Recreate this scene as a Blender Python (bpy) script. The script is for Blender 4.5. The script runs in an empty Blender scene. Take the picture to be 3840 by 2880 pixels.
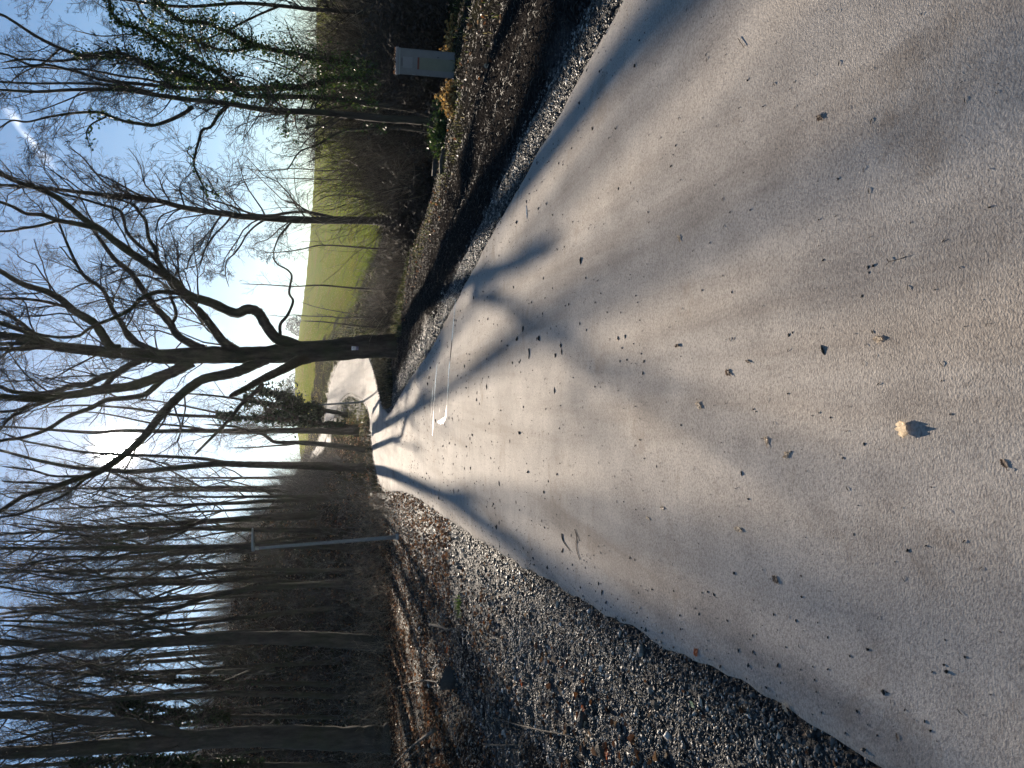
import bpy, math, random
import numpy as np
from mathutils import Matrix, Vector
S = bpy.context.scene
COL = S.collection
RNG = np.random.default_rng(7)
random.seed(7)

# ---------------------------------------------------------------- camera
EYE = 1.6
PITCH = math.radians(12.0)
FPX = 2884.0                      # focal length in pixels of the 3840 px wide photograph
cam = bpy.data.objects.new('camera', bpy.data.cameras.new('camera'))
COL.objects.link(cam); S.camera = cam
cU = Vector((0, math.sin(PITCH), math.cos(PITCH))); cR = Vector((1, 0, 0)); cF = Vector((0, math.cos(PITCH), -math.sin(PITCH)))
# the photograph was taken with the phone held on its side: world up points to the left of the picture
cam.matrix_world = Matrix(((-cU.x, cR.x, -cF.x, 0), (-cU.y, cR.y, -cF.y, 0), (-cU.z, cR.z, -cF.z, EYE), (0, 0, 0, 1)))
cam.data.sensor_width = 36
cam.data.lens = 36 * FPX / 3840
cam.data.clip_start = 0.05
cam.data.clip_end = 3000

# ---------------------------------------------------------------- sky and sun
SUN_EL = math.radians(15.1)
SUN_AZ = math.radians(-4.4)        # measured from +Y towards +X
SUN_DIR = Vector((math.sin(SUN_AZ) * math.cos(SUN_EL), math.cos(SUN_AZ) * math.cos(SUN_EL), math.sin(SUN_EL)))

def view_dir(X, Y):
    d = cF + cR * ((1440 - Y) / FPX) + cU * ((1920 - X) / FPX)
    return d.normalized()

world = bpy.data.worlds.new('World'); S.world = world; world.use_nodes = True
wt = world.node_tree; wn = wt.nodes; wl = wt.links
bg = wn['Background']
sky = wn.new('ShaderNodeTexSky'); sky.sky_type = 'NISHITA'; sky.sun_disc = False
sky.sun_elevation = SUN_EL; sky.sun_rotation = SUN_AZ
sky.air_density = 1.0; sky.dust_density = 0.06; sky.ozone_density = 3.0; sky.altitude = 200
def wnode(t, **k):
    n = wn.new(t)
    for a, b in k.items():
        setattr(n, a, b)
    return n
def wmath(op, a, b=None, c=None):
    n = wn.new('ShaderNodeMath'); n.operation = op
    for i, v in enumerate((a, b, c)):
        if v is None: continue
        if isinstance(v, (int, float)): n.inputs[i].default_value = v
        else: wl.new(v, n.inputs[i])
    return n.outputs[0]
def wdot(v, d):
    n = wn.new('ShaderNodeVectorMath'); n.operation = 'DOT_PRODUCT'
    wl.new(v, n.inputs[0]); n.inputs[1].default_value = tuple(d)
    return n.outputs['Value']
tc = wn.new('ShaderNodeTexCoord')
gen = tc.outputs['Generated']
hs = wn.new('ShaderNodeHueSaturation'); hs.inputs['Saturation'].default_value = 1.02; hs.inputs['Value'].default_value = .84
wl.new(sky.outputs[0], hs.inputs['Color'])
cool = wn.new('ShaderNodeMix'); cool.data_type = 'RGBA'; cool.blend_type = 'MULTIPLY'; cool.inputs['Factor'].default_value = 1.0
wl.new(hs.outputs[0], cool.inputs['A']); cool.inputs['B'].default_value = (0.97, 1.0, 1.03, 1)
# aureole of the low sun in thin haze
ca = wdot(gen, SUN_DIR)
g1 = wmath('MULTIPLY', wmath('POWER', wmath('MAXIMUM', ca, 0.0), 13000.0), 900.0)
g2 = wmath('MULTIPLY', wmath('POWER', wmath('MAXIMUM', ca, 0.0), 300.0), 3.0)
gsum = wmath('ADD', g1, g2)
glow = wn.new('ShaderNodeMix'); glow.data_type = 'RGBA'; glow.blend_type = 'MULTIPLY'; glow.inputs['Factor'].default_value = 1
glow.inputs['A'].default_value = (1.0, 0.96, 0.88, 1); wl.new(gsum, glow.inputs['B'])
add = wn.new('ShaderNodeMix'); add.data_type = 'RGBA'; add.blend_type = 'ADD'; add.inputs['Factor'].default_value = 1
wl.new(cool.outputs['Result'], add.inputs['A']); wl.new(glow.outputs['Result'], add.inputs['B'])
# short broken contrail high on the right
A_ = view_dir(10, 395); B_ = view_dir(205, 640)
nrm = A_.cross(B_).normalized(); along = (B_ - A_).normalized(); mid = ((A_ + B_) / 2).normalized()
off = wdot(gen, nrm); t_ = wdot(gen, along)
nz = wn.new('ShaderNodeTexNoise'); nz.inputs['Scale'].default_value = 60; nz.inputs['Detail'].default_value = 5
wl.new(gen, nz.inputs['Vector'])
wob = wmath('ADD', off, wmath('MULTIPLY', wmath('SUBTRACT', nz.outputs[0], 0.5), 0.012))
across = wmath('SUBTRACT', 1.0, wmath('MINIMUM', wmath('DIVIDE', wmath('ABSOLUTE', wob), 0.0055), 1.0))
tm = mid.dot(along); half = (B_ - A_).length / 2
lng = wmath('SUBTRACT', 1.0, wmath('MINIMUM', wmath('POWER', wmath('DIVIDE', wmath('ABSOLUTE', wmath('SUBTRACT', t_, tm)), half), 4.0), 1.0))
front = wmath('GREATER_THAN', wdot(gen, mid), 0.9)
cl = wmath('MULTIPLY', wmath('MULTIPLY', across, lng), wmath('MULTIPLY', front, wmath('MULTIPLY', wmath('POWER', nz.outputs[0], 2.5), 3.2)))
cl = wmath('MINIMUM', cl, 1.0)
cmix = wn.new('ShaderNodeMix'); cmix.data_type = 'RGBA'; wl.new(cl, cmix.inputs['Factor'])
wl.new(add.outputs['Result'], cmix.inputs['A']); cmix.inputs['B'].default_value = (9.5, 10.6, 12.5, 1)
wl.new(cmix.outputs['Result'], bg.inputs[0])
bg.inputs[1].default_value = 0.05

sun = bpy.data.objects.new('sun', bpy.data.lights.new('sun', 'SUN')); COL.objects.link(sun)
sun.data.energy = 5.0; sun.data.angle = math.radians(0.6); sun.data.color = (1.0, 0.86, 0.70)
sun.rotation_euler = SUN_DIR.to_track_quat('Z', 'Y').to_euler(); sun.location = (0, 0, 60)

S.view_settings.view_transform = 'Standard'; S.view_settings.look = 'None'
S.view_settings.exposure = 1.42; S.view_settings.gamma = 1.0
S.cycles.use_denoising = True
S.cycles.max_bounces = 5; S.cycles.diffuse_bounces = 3; S.cycles.glossy_bounces = 2; S.cycles.transparent_max_bounces = 8
S.cycles.sample_clamp_indirect = 4

# ---------------------------------------------------------------- photograph pixel + distance -> world point
def P(X, Y, D):
    """World point seen at pixel (X, Y) of the photograph whose world y is D."""
    d = cF + cR * ((1440 - Y) / FPX) + cU * ((1920 - X) / FPX)
    s = D / d.y
    return (d.x * s, D, EYE + d.z * s)
def ppm(D):                       # pixels per metre at distance D
    return FPX / (D * 1.02)

# ---------------------------------------------------------------- terrain
YC = [3300, 2800, 2500, 2200, 2000, 1850, 1700, 1600, 1450, 1300, 1100, 900, 650, 350, 0, -600]
ACOL = np.array([(1440 - y) / 2948 for y in YC])
YK = np.array([0, 14, 22, 30, 38, 48, 60, 75, 95, 130, 180, 260, 420.])
ZT = np.array([
 [0, 0, 0, .1, 1.5, 5.0, 10., 16., 17, 17, 17, 17, 17],
 [0, 0, 0, .1, 1.2, 4.5, 9.5, 15.3, 16, 16, 16, 16, 16],
 [0, 0, 0, .1, 1.0, 3.5, 8.0, 13.3, 14, 14, 14, 14, 14],
 [0, 0, 0, .1, .8, 3.1, 7.2, 12.4, 13, 13, 13, 13, 13],
 [0, 0, 0, .1, .7, 2.7, 6.3, 11.2, 12, 12, 12, 13, 14],
 [0, 0, 0, .1, .6, 1.8, 4.2, 8.0, 10, 11.5, 12, 15, 16],
 [0, 0, 0, 0, .25, .8, 1.2, 2.6, 5.2, 8.5, 12, 17, 18],
 [0, 0, 0, 0, .1, .4, .7, 2.0, 4.6, 8.2, 12.5, 18, 19],
 [0, 0, 0, 0, 0, .1, .8, 2.4, 5.1, 8.7, 13.0, 19, 19],
 [0, 0, 0, 0, 0, .1, .7, 2.2, 4.8, 8.5, 12.8, 18, 18],
 [0, 0, 0, -.2, -1.2, -1.8, -1.6, 0, 1.3, 3.8, 8.3, 15.7, 16],
 [0, 0, -.1, -1., -2.5, -3.5, -3.5, -3, -1., 1.5, 6., 14., 14],
 [0, -.05, -.8, -2, -3.5, -4.5, -4.5, -4, -3, 0, 5., 12.6, 13],
 [0, -.1, -1.2, -2.5, -4, -5, -5, -5, -4, -1, 4, 12, 12],
 [0, -.1, -1.2, -2.5, -4, -5, -5, -5, -4, -1, 4, 12, 12],
 [0, -.1, -1.2, -2.5, -4, -5, -5, -5, -4, -1, 4, 12, 12]], float)
ZT = ZT[::1]
order = np.argsort(ACOL); ACOL = ACOL[order]; ZT = ZT[order]
# resample the depth knots finely with a smooth curve
YF = np.linspace(0, 420, 841)
ZF = np.empty((len(ACOL), len(YF)))
for i in range(len(ACOL)):
    z = np.interp(YF, YK, ZT[i])
    k = np.exp(-0.5 * (np.arange(-16, 17) * 0.5 / 2.2) ** 2); k /= k.sum()
    zp = np.pad(z, 16, mode='edge')
    ZF[i] = np.convolve(zp, k, 'valid')
AF = np.linspace(ACOL[0], ACOL[-1], 400)
ZG = np.empty((400, len(YF)))
for j in range(len(YF)):
    z = np.interp(AF, ACOL, ZF[:, j])
    k = np.exp(-0.5 * (np.arange(-12, 13) / 5.0) ** 2); k /= k.sum()
    ZG[:, j] = np.convolve(np.pad(z, 12, mode='edge'), k, 'valid')
def zbase(x, y):
    x = np.asarray(x, float); y = np.asarray(y, float)
    a = np.clip(x / np.maximum(y, 9.0), AF[0], AF[-1] - 1e-6)
    fa = (a - AF[0]) / (AF[1] - AF[0]); ia = np.minimum(fa.astype(int), 398); ta = fa - ia
    fy = np.clip(y, 0, 419.4) / (YF[1] - YF[0]); iy = np.minimum(fy.astype(int), len(YF) - 2); ty = fy - iy
    return ((ZG[ia, iy] * (1 - ta) + ZG[ia + 1, iy] * ta) * (1 - ty) + (ZG[ia, iy + 1] * (1 - ta) + ZG[ia + 1, iy + 1] * ta) * ty)

# value noise in 2-D
_perm = RNG.random((256, 256))
def vnoise(x, y):
    xi = np.floor(x).astype(int); yi = np.floor(y).astype(int)
    fx = x - xi; fy = y - yi
    fx = fx * fx * (3 - 2 * fx); fy = fy * fy * (3 - 2 * fy)
    a = _perm[xi % 256, yi % 256]; b = _perm[(xi + 1) % 256, yi % 256]
    c = _perm[xi % 256, (yi + 1) % 256]; d = _perm[(xi + 1) % 256, (yi + 1) % 256]
    return (a * (1 - fx) + b * fx) * (1 - fy) + (c * (1 - fx) + d * fx) * fy - 0.5
def fbm(x, y, o=4):
    s = 0; a = 1.0
    for i in range(o):
        s = s + a * vnoise(x * 2 ** i + 17.3 * i, y * 2 ** i + 5.1 * i); a *= 0.5
    return s

# path centreline (x, y, half width)
ROAD = [(1.2, -14, 1.85), (0.95, -4, 1.85), (.80, 1, 1.85), (.34, 5, 1.82), (-.27, 10, 1.72), (-.86, 15, 1.55), (-1.35, 20, 1.5), (-1.95, 25, 1.5),
        (-2.6, 30, 1.5), (-2.7, 34, 1.5), (-2.25, 38, 1.45), (-1.45, 42.5, 1.4), (-.45, 48, 1.4), (.45, 54, 1.6), (1.0, 61, 1.9), (1.1, 68, 1.9), (.3, 75.5, 1.9),
        (-1.5, 82, 1.8), (-4.3, 88, 1.7), (-8, 94, 1.6), (-13, 100, 1.6), (-19, 106, 1.6)]
def catmull(pts, n):
    pts = np.asarray(pts, float)
    Pp = np.vstack([2 * pts[0] - pts[1], pts, 2 * pts[-1] - pts[-2]])
    out = []
    for i in range(1, len(Pp) - 2):
        t = np.linspace(0, 1, n, endpoint=False)[:, None]
        p0, p1, p2, p3 = Pp[i - 1], Pp[i], Pp[i + 1], Pp[i + 2]
        out.append(0.5 * ((2 * p1) + (-p0 + p2) * t + (2 * p0 - 5 * p1 + 4 * p2 - p3) * t ** 2 + (-p0 + 3 * p1 - 3 * p2 + p3) * t ** 3))
    out.append(pts[-1:])
    return np.vstack(out)
RC = catmull(ROAD, 10)
def road_dist(x, y):
    """distance to the path edge (negative inside) and side (+ right)"""
    x = np.asarray(x, float).ravel(); y = np.asarray(y, float).ravel()
    best = np.full(x.shape, 1e9); side = np.zeros(x.shape)
    for i in range(len(RC) - 1):
        ax, ay, aw = RC[i]; bx, by, bw = RC[i + 1]
        dx, dy = bx - ax, by - ay; L2 = dx * dx + dy * dy
        t = np.clip(((x - ax) * dx + (y - ay) * dy) / L2, 0, 1)
        d = np.hypot(x - ax - t * dx, y - ay - t * dy) - (aw + t * (bw - aw))
        m = d < best
        best[m] = d[m]; side[m] = np.sign((x - ax) * dy - (y - ay) * dx)[m]
    return best, side

def zrelief(x, y, d, side):
    """small relief of the verge on top of the smooth terrain"""
    k = np.clip((d - 0.05) / 0.6, 0, 1)
    far = np.clip((y - 16) / 60, 0, 1)
    r = fbm(x * 1.1, y * 1.1, 4) * (0.035 + 0.33 * far ** 1.5) + fbm(x * 6, y * 6, 4) * np.where(side < 0, .05, .03)
    # wheel ruts and shallow ditch along the left verge, long furrows along the right one
    left = (side < 0)
    rut = np.where(left, -0.13 * np.exp(-((d - 2.6) / 0.28) ** 2) + 0.07 * np.exp(-((d - 3.2) / 0.35) ** 2) - 0.06 * np.exp(-((d - 1.6) / 0.18) ** 2), 0)
    rut = rut + np.where(~left, 0.05 * np.sin(d * 7 + fbm(x * .5, y * .5, 2) * 2) * np.clip((d - .5) * 2, 0, 1) * np.clip((3.6 - d), 0, 1) - .10 * np.exp(-((d - .62) / .15) ** 2), 0)
    return k * (r + rut * np.clip((20 - y) / 8, 0, 1))
def zground(x, y):
    d, s = road_dist(x, y)
    x = np.asarray(x, float).ravel(); y = np.asarray(y, float).ravel()
    return zbase(x, y) - 0.05 * np.clip(1 - d / 0.1, 0, 1) + zrelief(x, y, d, s)
def zg(x, y):
    return float(zground([x], [y])[0])

# ---------------------------------------------------------------- materials
def mat(name):
    m = bpy.data.materials.new(name); m.use_nodes = True
    m.node_tree.nodes.clear()
    o = m.node_tree.nodes.new('ShaderNodeOutputMaterial'); b = m.node_tree.nodes.new('ShaderNodeBsdfPrincipled')
    m.node_tree.links.new(b.outputs[0], o.inputs[0])
    return m, m.node_tree.nodes, m.node_tree.links, b
def noise(n, l, scale, detail=4, rough=.6, vec=None, dist=0):
    t = n.new('ShaderNodeTexNoise'); t.inputs['Scale'].default_value = scale; t.inputs['Detail'].default_value = detail
    t.inputs['Roughness'].default_value = rough; t.inputs['Distortion'].default_value = dist
    if vec: l.new(vec, t.inputs['Vector'])
    return t.outputs[0]
def ramp(n, l, fac, stops):
    r = n.new('ShaderNodeValToRGB'); e = r.color_ramp.elements
    while len(e) < len(stops): e.new(0.5)
    for k, (p, c) in enumerate(stops):
        e[k].position = p; e[k].color = (*c, 1) if len(c) == 3 else c
    l.new(fac, r.inputs[0]); return r.outputs[0]
def mixc(n, l, f, a, b, mode='MIX'):
    m = n.new('ShaderNodeMix'); m.data_type = 'RGBA'; m.blend_type = mode
    for k, v in (('Factor', f), ('A', a), ('B', b)):
        if isinstance(v, tuple): m.inputs[k].default_value = (*v, 1)
        elif isinstance(v, (int, float)): m.inputs[k].default_value = v
        else: l.new(v, m.inputs[k])
    return m.outputs['Result']
def mth(n, l, op, a, b=None):
    m = n.new('ShaderNodeMath'); m.operation = op
    for i, v in enumerate((a, b)):
        if v is None: continue
        if isinstance(v, (int, float)): m.inputs[i].default_value = v
        else: l.new(v, m.inputs[i])
    return m.outputs[0]
def objco(n):
    return n.new('ShaderNodeTexCoord').outputs['Object']
def bump(n, l, b, h, strength, dist):
    bp = n.new('ShaderNodeBump'); bp.inputs['Strength'].default_value = strength; bp.inputs['Distance'].default_value = dist
    l.new(h, bp.inputs['Height']); l.new(bp.outputs[0], b.inputs['Normal']); return bp

def m_concrete():
    m, n, l, b = mat('path_concrete'); co = objco(n)
    big = noise(n, l, .55, 5, .65, co); midn = noise(n, l, 4.5, 5, .6, co); fine = noise(n, l, 95, 3, .7, co)
    c = ramp(n, l, big, [(.25, (.33, .30, .27)), (.5, (.44, .405, .365)), (.75, (.52, .48, .43))])
    c = mixc(n, l, .35, c, ramp(n, l, midn, [(.3, (.6, .58, .56)), (.7, (1.15, 1.13, 1.1))]), 'MULTIPLY')
    c = mixc(n, l, .55, c, ramp(n, l, fine, [(.34, (.4, .39, .39)), (.5, (1, 1, 1)), (.66, (1.42, 1.4, 1.35))]), 'MULTIPLY')
    mpt = n.new('ShaderNodeMapping'); mpt.inputs['Scale'].default_value = (2.6, .16, 1); mpt.inputs['Rotation'].default_value = (0, 0, -.12); l.new(co, mpt.inputs['Vector'])
    trk = noise(n, l, 1, 5, .6, mpt.outputs[0], .3)
    c = mixc(n, l, .8, c, ramp(n, l, trk, [(.32, (.62, .58, .55)), (.5, (1, .99, .98)), (.68, (1.14, 1.13, 1.12))]), 'MULTIPLY')
    # brown soil stains
    st = noise(n, l, 1.7, 6, .7, co, .6)
    c = mixc(n, l, ramp(n, l, st, [(.57, (0, 0, 0)), (.74, (.6, .6, .6))]), c, (.20, .15, .105))
    l.new(c, b.inputs['Base Color'])
    b.inputs['Roughness'].default_value = .9; b.inputs['Specular IOR Level'].default_value = .04
    mp = n.new('ShaderNodeMapping'); mp.inputs['Scale'].default_value = (135, 150, 135); l.new(co, mp.inputs['Vector'])
    g = n.new('ShaderNodeTexNoise'); g.inputs['Scale'].default_value = 1; g.inputs['Detail'].default_value = 3; g.inputs['Roughness'].default_value = .65; l.new(mp.outputs[0], g.inputs['Vector'])
    h = g.outputs[0]
    bump(n, l, b, h, 1.0, .0036)
    return m
def m_ground():
    """gravel, soil, litter, rough grass and pasture, chosen by the zone attribute of the terrain"""
    m, n, l, b = mat('verge_ground'); co = objco(n)
    at = n.new('ShaderNodeVertexColor'); at.layer_name = 'zone'
    sep = n.new('ShaderNodeSeparateColor'); l.new(at.outputs['Color'], sep.inputs[0])
    gravel, grass, litter = sep.outputs[0], sep.outputs[1], sep.outputs[2]
    pasture = at.outputs['Alpha']
    v = n.new('ShaderNodeTexVoronoi'); v.inputs['Scale'].default_value = 42; l.new(co, v.inputs['Vector'])
    wnz = n.new('ShaderNodeTexWhiteNoise'); l.new(v.outputs['Color'], wnz.inputs['Vector'])
    gc = ramp(n, l, wnz.outputs['Value'], [(0, (.010, .010, .011)), (.5, (.032, .031, .031)), (.78, (.07, .067, .062)), (.94, (.18, .17, .15)), (1, (.36, .34, .30))])
    v2 = n.new('ShaderNodeTexVoronoi'); v2.inputs['Scale'].default_value = 18; l.new(co, v2.inputs['Vector'])
    w2 = n.new('ShaderNodeTexWhiteNoise'); l.new(v2.outputs['Color'], w2.inputs['Vector'])
    lc = ramp(n, l, w2.outputs['Value'], [(0, (.006, .005, .004)), (.4, (.018, .013, .010)), (.75, (.045, .030, .020)), (.92, (.12, .08, .05)), (1, (.24, .18, .12))])
    nf = noise(n, l, 30, 5, .7, co); nb = noise(n, l, 1.3, 5, .65, co); nb2 = noise(n, l, .16, 5, .6, co)
    soil = ramp(n, l, nf, [(.3, (.007, .006, .0055)), (.5, (.030, .027, .025)), (.7, (.08, .07, .06))])
    gr = ramp(n, l, nf, [(.3, (.013, .015, .007)), (.55, (.04, .042, .018)), (.75, (.10, .088, .042))])
    pa = ramp(n, l, nb2, [(.25, (.27, .21, .07)), (.42, (.25, .27, .035)), (.6, (.20, .27, .025)), (.8, (.34, .27, .06))])
    pa = mixc(n, l, .5, pa, ramp(n, l, nb, [(.3, (.75, .65, .6)), (.7, (1.3, 1.25, 1.1))]), 'MULTIPLY')
    pa = mixc(n, l, .7, pa, ramp(n, l, noise(n, l, 5, 6, .75, co), [(.35, (.5, .5, .45)), (.5, (1, 1, 1)), (.65, (1.35, 1.3, 1.2))]), 'MULTIPLY')
    c = mixc(n, l, litter, soil, lc)
    c = mixc(n, l, grass, c, gr); c = mixc(n, l, gravel, c, gc); c = mixc(n, l, pasture, c, pa)
    l.new(c, b.inputs['Base Color']); b.inputs['Roughness'].default_value = .8; l.new(mth(n, l, 'MULTIPLY', gravel, .4), b.inputs['Specular IOR Level'])
    hh = mth(n, l, 'ADD', mth(n, l, 'MULTIPLY', v.outputs['Distance'], -1.1), mth(n, l, 'MULTIPLY', nf, 1.6))
    hh = mth(n, l, 'ADD', hh, mth(n, l, 'MULTIPLY', w2.outputs['Value'], .5))
    bump(n, l, b, hh, .9, .025)
    return m
def m_bark(name, c0, c1, c2, moss=0.0, scale=1.0):
    m, n, l, b = mat(name); co = objco(n)
    mp = n.new('ShaderNodeMapping'); mp.inputs['Scale'].default_value = (9 * scale, 9 * scale, 2.2 * scale); l.new(co, mp.inputs['Vector'])
    a = noise(n, l, 1, 6, .7, mp.outputs[0], .4); p = noise(n, l, .9, 4, .6, co)
    c = ramp(n, l, a, [(.3, c0), (.52, c1), (.72, c2)])
    if moss:
        c = mixc(n, l, mth(n, l, 'MULTIPLY', ramp(n, l, p, [(.45, (0, 0, 0)), (.62, (1, 1, 1))]), moss), c, (.045, .055, .022))
    l.new(c, b.inputs['Base Color']); b.inputs['Roughness'].default_value = .85; b.inputs['Specular IOR Level'].default_value = .2
    bump(n, l, b, a, .7, .03)
    return m
def m_varied(name, stops, rough=.6, scale=None, trans=0.0, spec=.3):
    """colour varies from piece to piece (per mesh island)"""
    m, n, l, b = mat(name)
    g = n.new('ShaderNodeNewGeometry')
    c = ramp(n, l, g.outputs['Random Per Island'], stops)
    if scale:
        c = mixc(n, l, .5, c, ramp(n, l, noise(n, l, scale, 4, .6, objco(n)), [(.3, (.6, .6, .6)), (.7, (1.4, 1.4, 1.4))]), 'MULTIPLY')
    l.new(c, b.inputs['Base Color']); b.inputs['Roughness'].default_value = rough; b.inputs['Specular IOR Level'].default_value = spec
    if trans:
        o = [x for x in n if x.type == 'OUTPUT_MATERIAL'][0]
        t = n.new('ShaderNodeBsdfTranslucent'); l.new(c, t.inputs['Color'])
        mx = n.new('ShaderNodeMixShader'); mx.inputs[0].default_value = trans
        l.new(b.outputs[0], mx.inputs[1]); l.new(t.outputs[0], mx.inputs[2]); l.new(mx.outputs[0], o.inputs[0])
    return m
def m_plain(name, c, rough=.5, metal=0, nscale=20, amt=.25, bumpd=0, spec=.5):
    m, n, l, b = mat(name); co = objco(n)
    nn = noise(n, l, nscale, 5, .6, co)
    cc = mixc(n, l, amt, c, ramp(n, l, nn, [(.3, (.5, .5, .5)), (.7, (1.4, 1.4, 1.4))]), 'MULTIPLY')
    l.new(cc, b.inputs['Base Color']); b.inputs['Roughness'].default_value = rough; b.inputs['Metallic'].default_value = metal; b.inputs['Specular IOR Level'].default_value = spec
    if bumpd: bump(n, l, b, nn, .6, bumpd)
    return m
M = {}
M['concrete'] = m_concrete(); M['ground'] = m_ground()
M['bark'] = m_bark('dark_bark', (.022, .018, .015), (.055, .045, .037), (.10, .085, .068), .5)
M['bark_brown'] = m_bark('beech_bark', (.035, .029, .025), (.07, .058, .048), (.115, .095, .078), .35, .7)
M['bark_thin'] = m_bark('young_bark', (.045, .037, .03), (.08, .066, .054), (.12, .10, .08), .3, 1.6)
M['twig'] = m_plain('twig_bark', (.062, .051, .044), .8, 0, 5, .4, 0, .2)
M['ivy'] = m_varied('ivy_leaves', [(0, (.015, .03, .010)), (.45, (.035, .075, .018)), (.8, (.09, .15, .03)), (1, (.16, .19, .05))], .45, None, .25, .5)
M['scrub_grey'] = m_varied('grey_scrub_stems', [(0, (.03, .027, .026)), (.5, (.08, .072, .068)), (.85, (.15, .135, .125)), (1, (.27, .25, .22))], .7, None, 0, .3)
M['ivy_dark'] = m_varied('dark_ivy_leaves', [(0, (.008, .014, .008)), (.6, (.02, .035, .015)), (1, (.05, .075, .03))], .6, None, .1, .3)
M['scrub'] = m_varied('scrub_stems', [(0, (.03, .024, .018)), (.5, (.10, .078, .058)), (.85, (.20, .16, .115)), (1, (.34, .29, .21))], .7, None, 0, .3)
M['gold'] = m_varied('dry_leaf_heap', [(0, (.10, .055, .02)), (.4, (.30, .18, .06)), (.8, (.48, .33, .12)), (1, (.55, .45, .22))], .6, None, .45)
M['litter'] = m_varied('leaf_litter', [(0, (.03, .02, .015)), (.35, (.09, .05, .03)), (.6, (.22, .09, .035)), (.8, (.30, .19, .11)), (1, (.45, .36, .26))], .55, None, .25)
M['stones'] = m_varied('gravel_stones', [(0, (.015, .016, .018)), (.45, (.06, .058, .056)), (.78, (.16, .152, .138)), (.95, (.38, .35, .30)), (1, (.55, .53, .5))], .55, None, 0, .25)
M['crumb'] = m_plain('soil_crumbs', (.02, .016, .013), .9, 0, 90, .4)
M['grass'] = m_varied('grass_blades', [(0, (.03, .045, .012)), (.5, (.09, .12, .03)), (.8, (.20, .18, .07)), (1, (.33, .27, .14))], .6, None, .35)
M['steel'] = m_plain('galvanised_steel', (.15, .165, .185), .5, .3, 12, .3)
M['lamp'] = m_plain('grey_lamp_paint', (.24, .27, .29), .5, .3, 12, .2)
M['cab'] = m_plain('cabinet_grey', (.155, .155, .165), .5, 0, 7, .25)
M['cab2'] = m_plain('cabinet_plate', (.19, .19, .205), .45, 0, 9, .15)
M['cab3'] = m_plain('cabinet_beige', (.15, .155, .12), .55, 0, 6, .2)
M['rust'] = m_plain('rust_brown', (.16, .05, .035), .8, 0, 60, .6)
M['leaf_pale'] = m_varied('dry_leaf_pale', [(0, (.62, .50, .36)), (1, (.70, .58, .43))], .6, 60, .5)
M['leaf_brown'] = m_varied('dry_leaf_brown', [(0, (.15, .10, .065)), (1, (.22, .15, .10))], .6, 60, .3)
M['leaf_red'] = m_varied('dry_leaf_red', [(0, (.42, .09, .03)), (1, (.55, .16, .05))], .6, 60, .5)
M['leaf_green'] = m_varied('green_leaf', [(0, (.20, .34, .17)), (1, (.24, .38, .2))], .5, 60, .3)
M['wood'] = m_bark('weathered_wood', (.03, .025, .02), (.10, .08, .06), (.22, .18, .14), 0, 3)
M['rock'] = m_plain('dark_rock', (.045, .04, .036), .8, 0, 9, .6, .02)
M['white'] = m_plain('marker_white', (.72, .74, .78), .5, 0, 30, .1)
M['violet'] = m_plain('marker_violet', (.20, .19, .30), .5, 0, 30, .1)
M['black'] = m_plain('marker_black', (.03, .03, .035), .5, 0, 30, .1)
M['tuft'] = m_varied('tuft_grass', [(0, (.06, .11, .02)), (1, (.22, .30, .07))], .5, None, .4)
M['distant'] = m_plain('distant_twigs', (.05, .06, .07), .8, 0, 5, .4, 0, .2)
M['pasture'] = m_varied('pasture_grass', [(0, (.16, .15, .04)), (.4, (.30, .28, .06)), (.8, (.40, .34, .11)), (1, (.50, .42, .2))], .8, None, .4)
M['bank'] = m_varied('shade_toned_bank_grass', [(0, (.012, .014, .008)), (.6, (.035, .036, .018)), (.9, (.09, .08, .04)), (1, (.18, .15, .08))], .8, None, .1)  # rough grass darkened in its own colour to carry the bank's shade
M['chips'] = m_varied('bark_chips', [(0, (.008, .007, .006)), (.6, (.03, .026, .022)), (.9, (.06, .052, .043)), (1, (.13, .112, .09))], .7, None, 0, .3)
mw, nw_, lw_, bw_ = mat('meltwater'); bw_.inputs['Base Color'].default_value = (.10, .09, .08, 1); bw_.inputs['Roughness'].default_value = .12; bw_.inputs['Specular IOR Level'].default_value = 1.0; M['water'] = mw

# ---------------------------------------------------------------- mesh helpers
def mesh_from(name, verts, faces_list, m=None, smooth=False):
    """verts (N,3); faces_list: list of (k,n) int arrays"""
    me = bpy.data.meshes.new(name)
    verts = np.asarray(verts, np.float32)
    me.vertices.add(len(verts)); me.vertices.foreach_set('co', verts.ravel())
    loops = np.concatenate([f.ravel() for f in faces_list]).astype(np.int32)
    tot = np.concatenate([np.full(len(f), f.shape[1]) for f in faces_list]).astype(np.int32)
    start = np.concatenate([[0], np.cumsum(tot)[:-1]]).astype(np.int32)
    me.loops.add(len(loops)); me.loops.foreach_set('vertex_index', loops)
    me.polygons.add(len(tot)); me.polygons.foreach_set('loop_start', start); me.polygons.foreach_set('loop_total', tot)
    if smooth: me.polygons.foreach_set('use_smooth', np.ones(len(tot), bool))
    me.update(calc_edges=True)
    if m: me.materials.append(m)
    return me
def link(name, me, parent=None, **k):
    o = bpy.data.objects.new(name, me); COL.objects.link(o)
    if parent: o.parent = parent
    for a, b in k.items(): o[a] = b
    return o
def thing(name, label, cat, loc=(0, 0, 0), group=None, rz=0):
    o = bpy.data.objects.new(name, None); COL.objects.link(o)
    o.empty_display_size = .1; o.location = loc; o.rotation_euler = (0, 0, rz)
    o['label'] = label; o['category'] = cat
    if group: o['group'] = group
    return o

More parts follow.
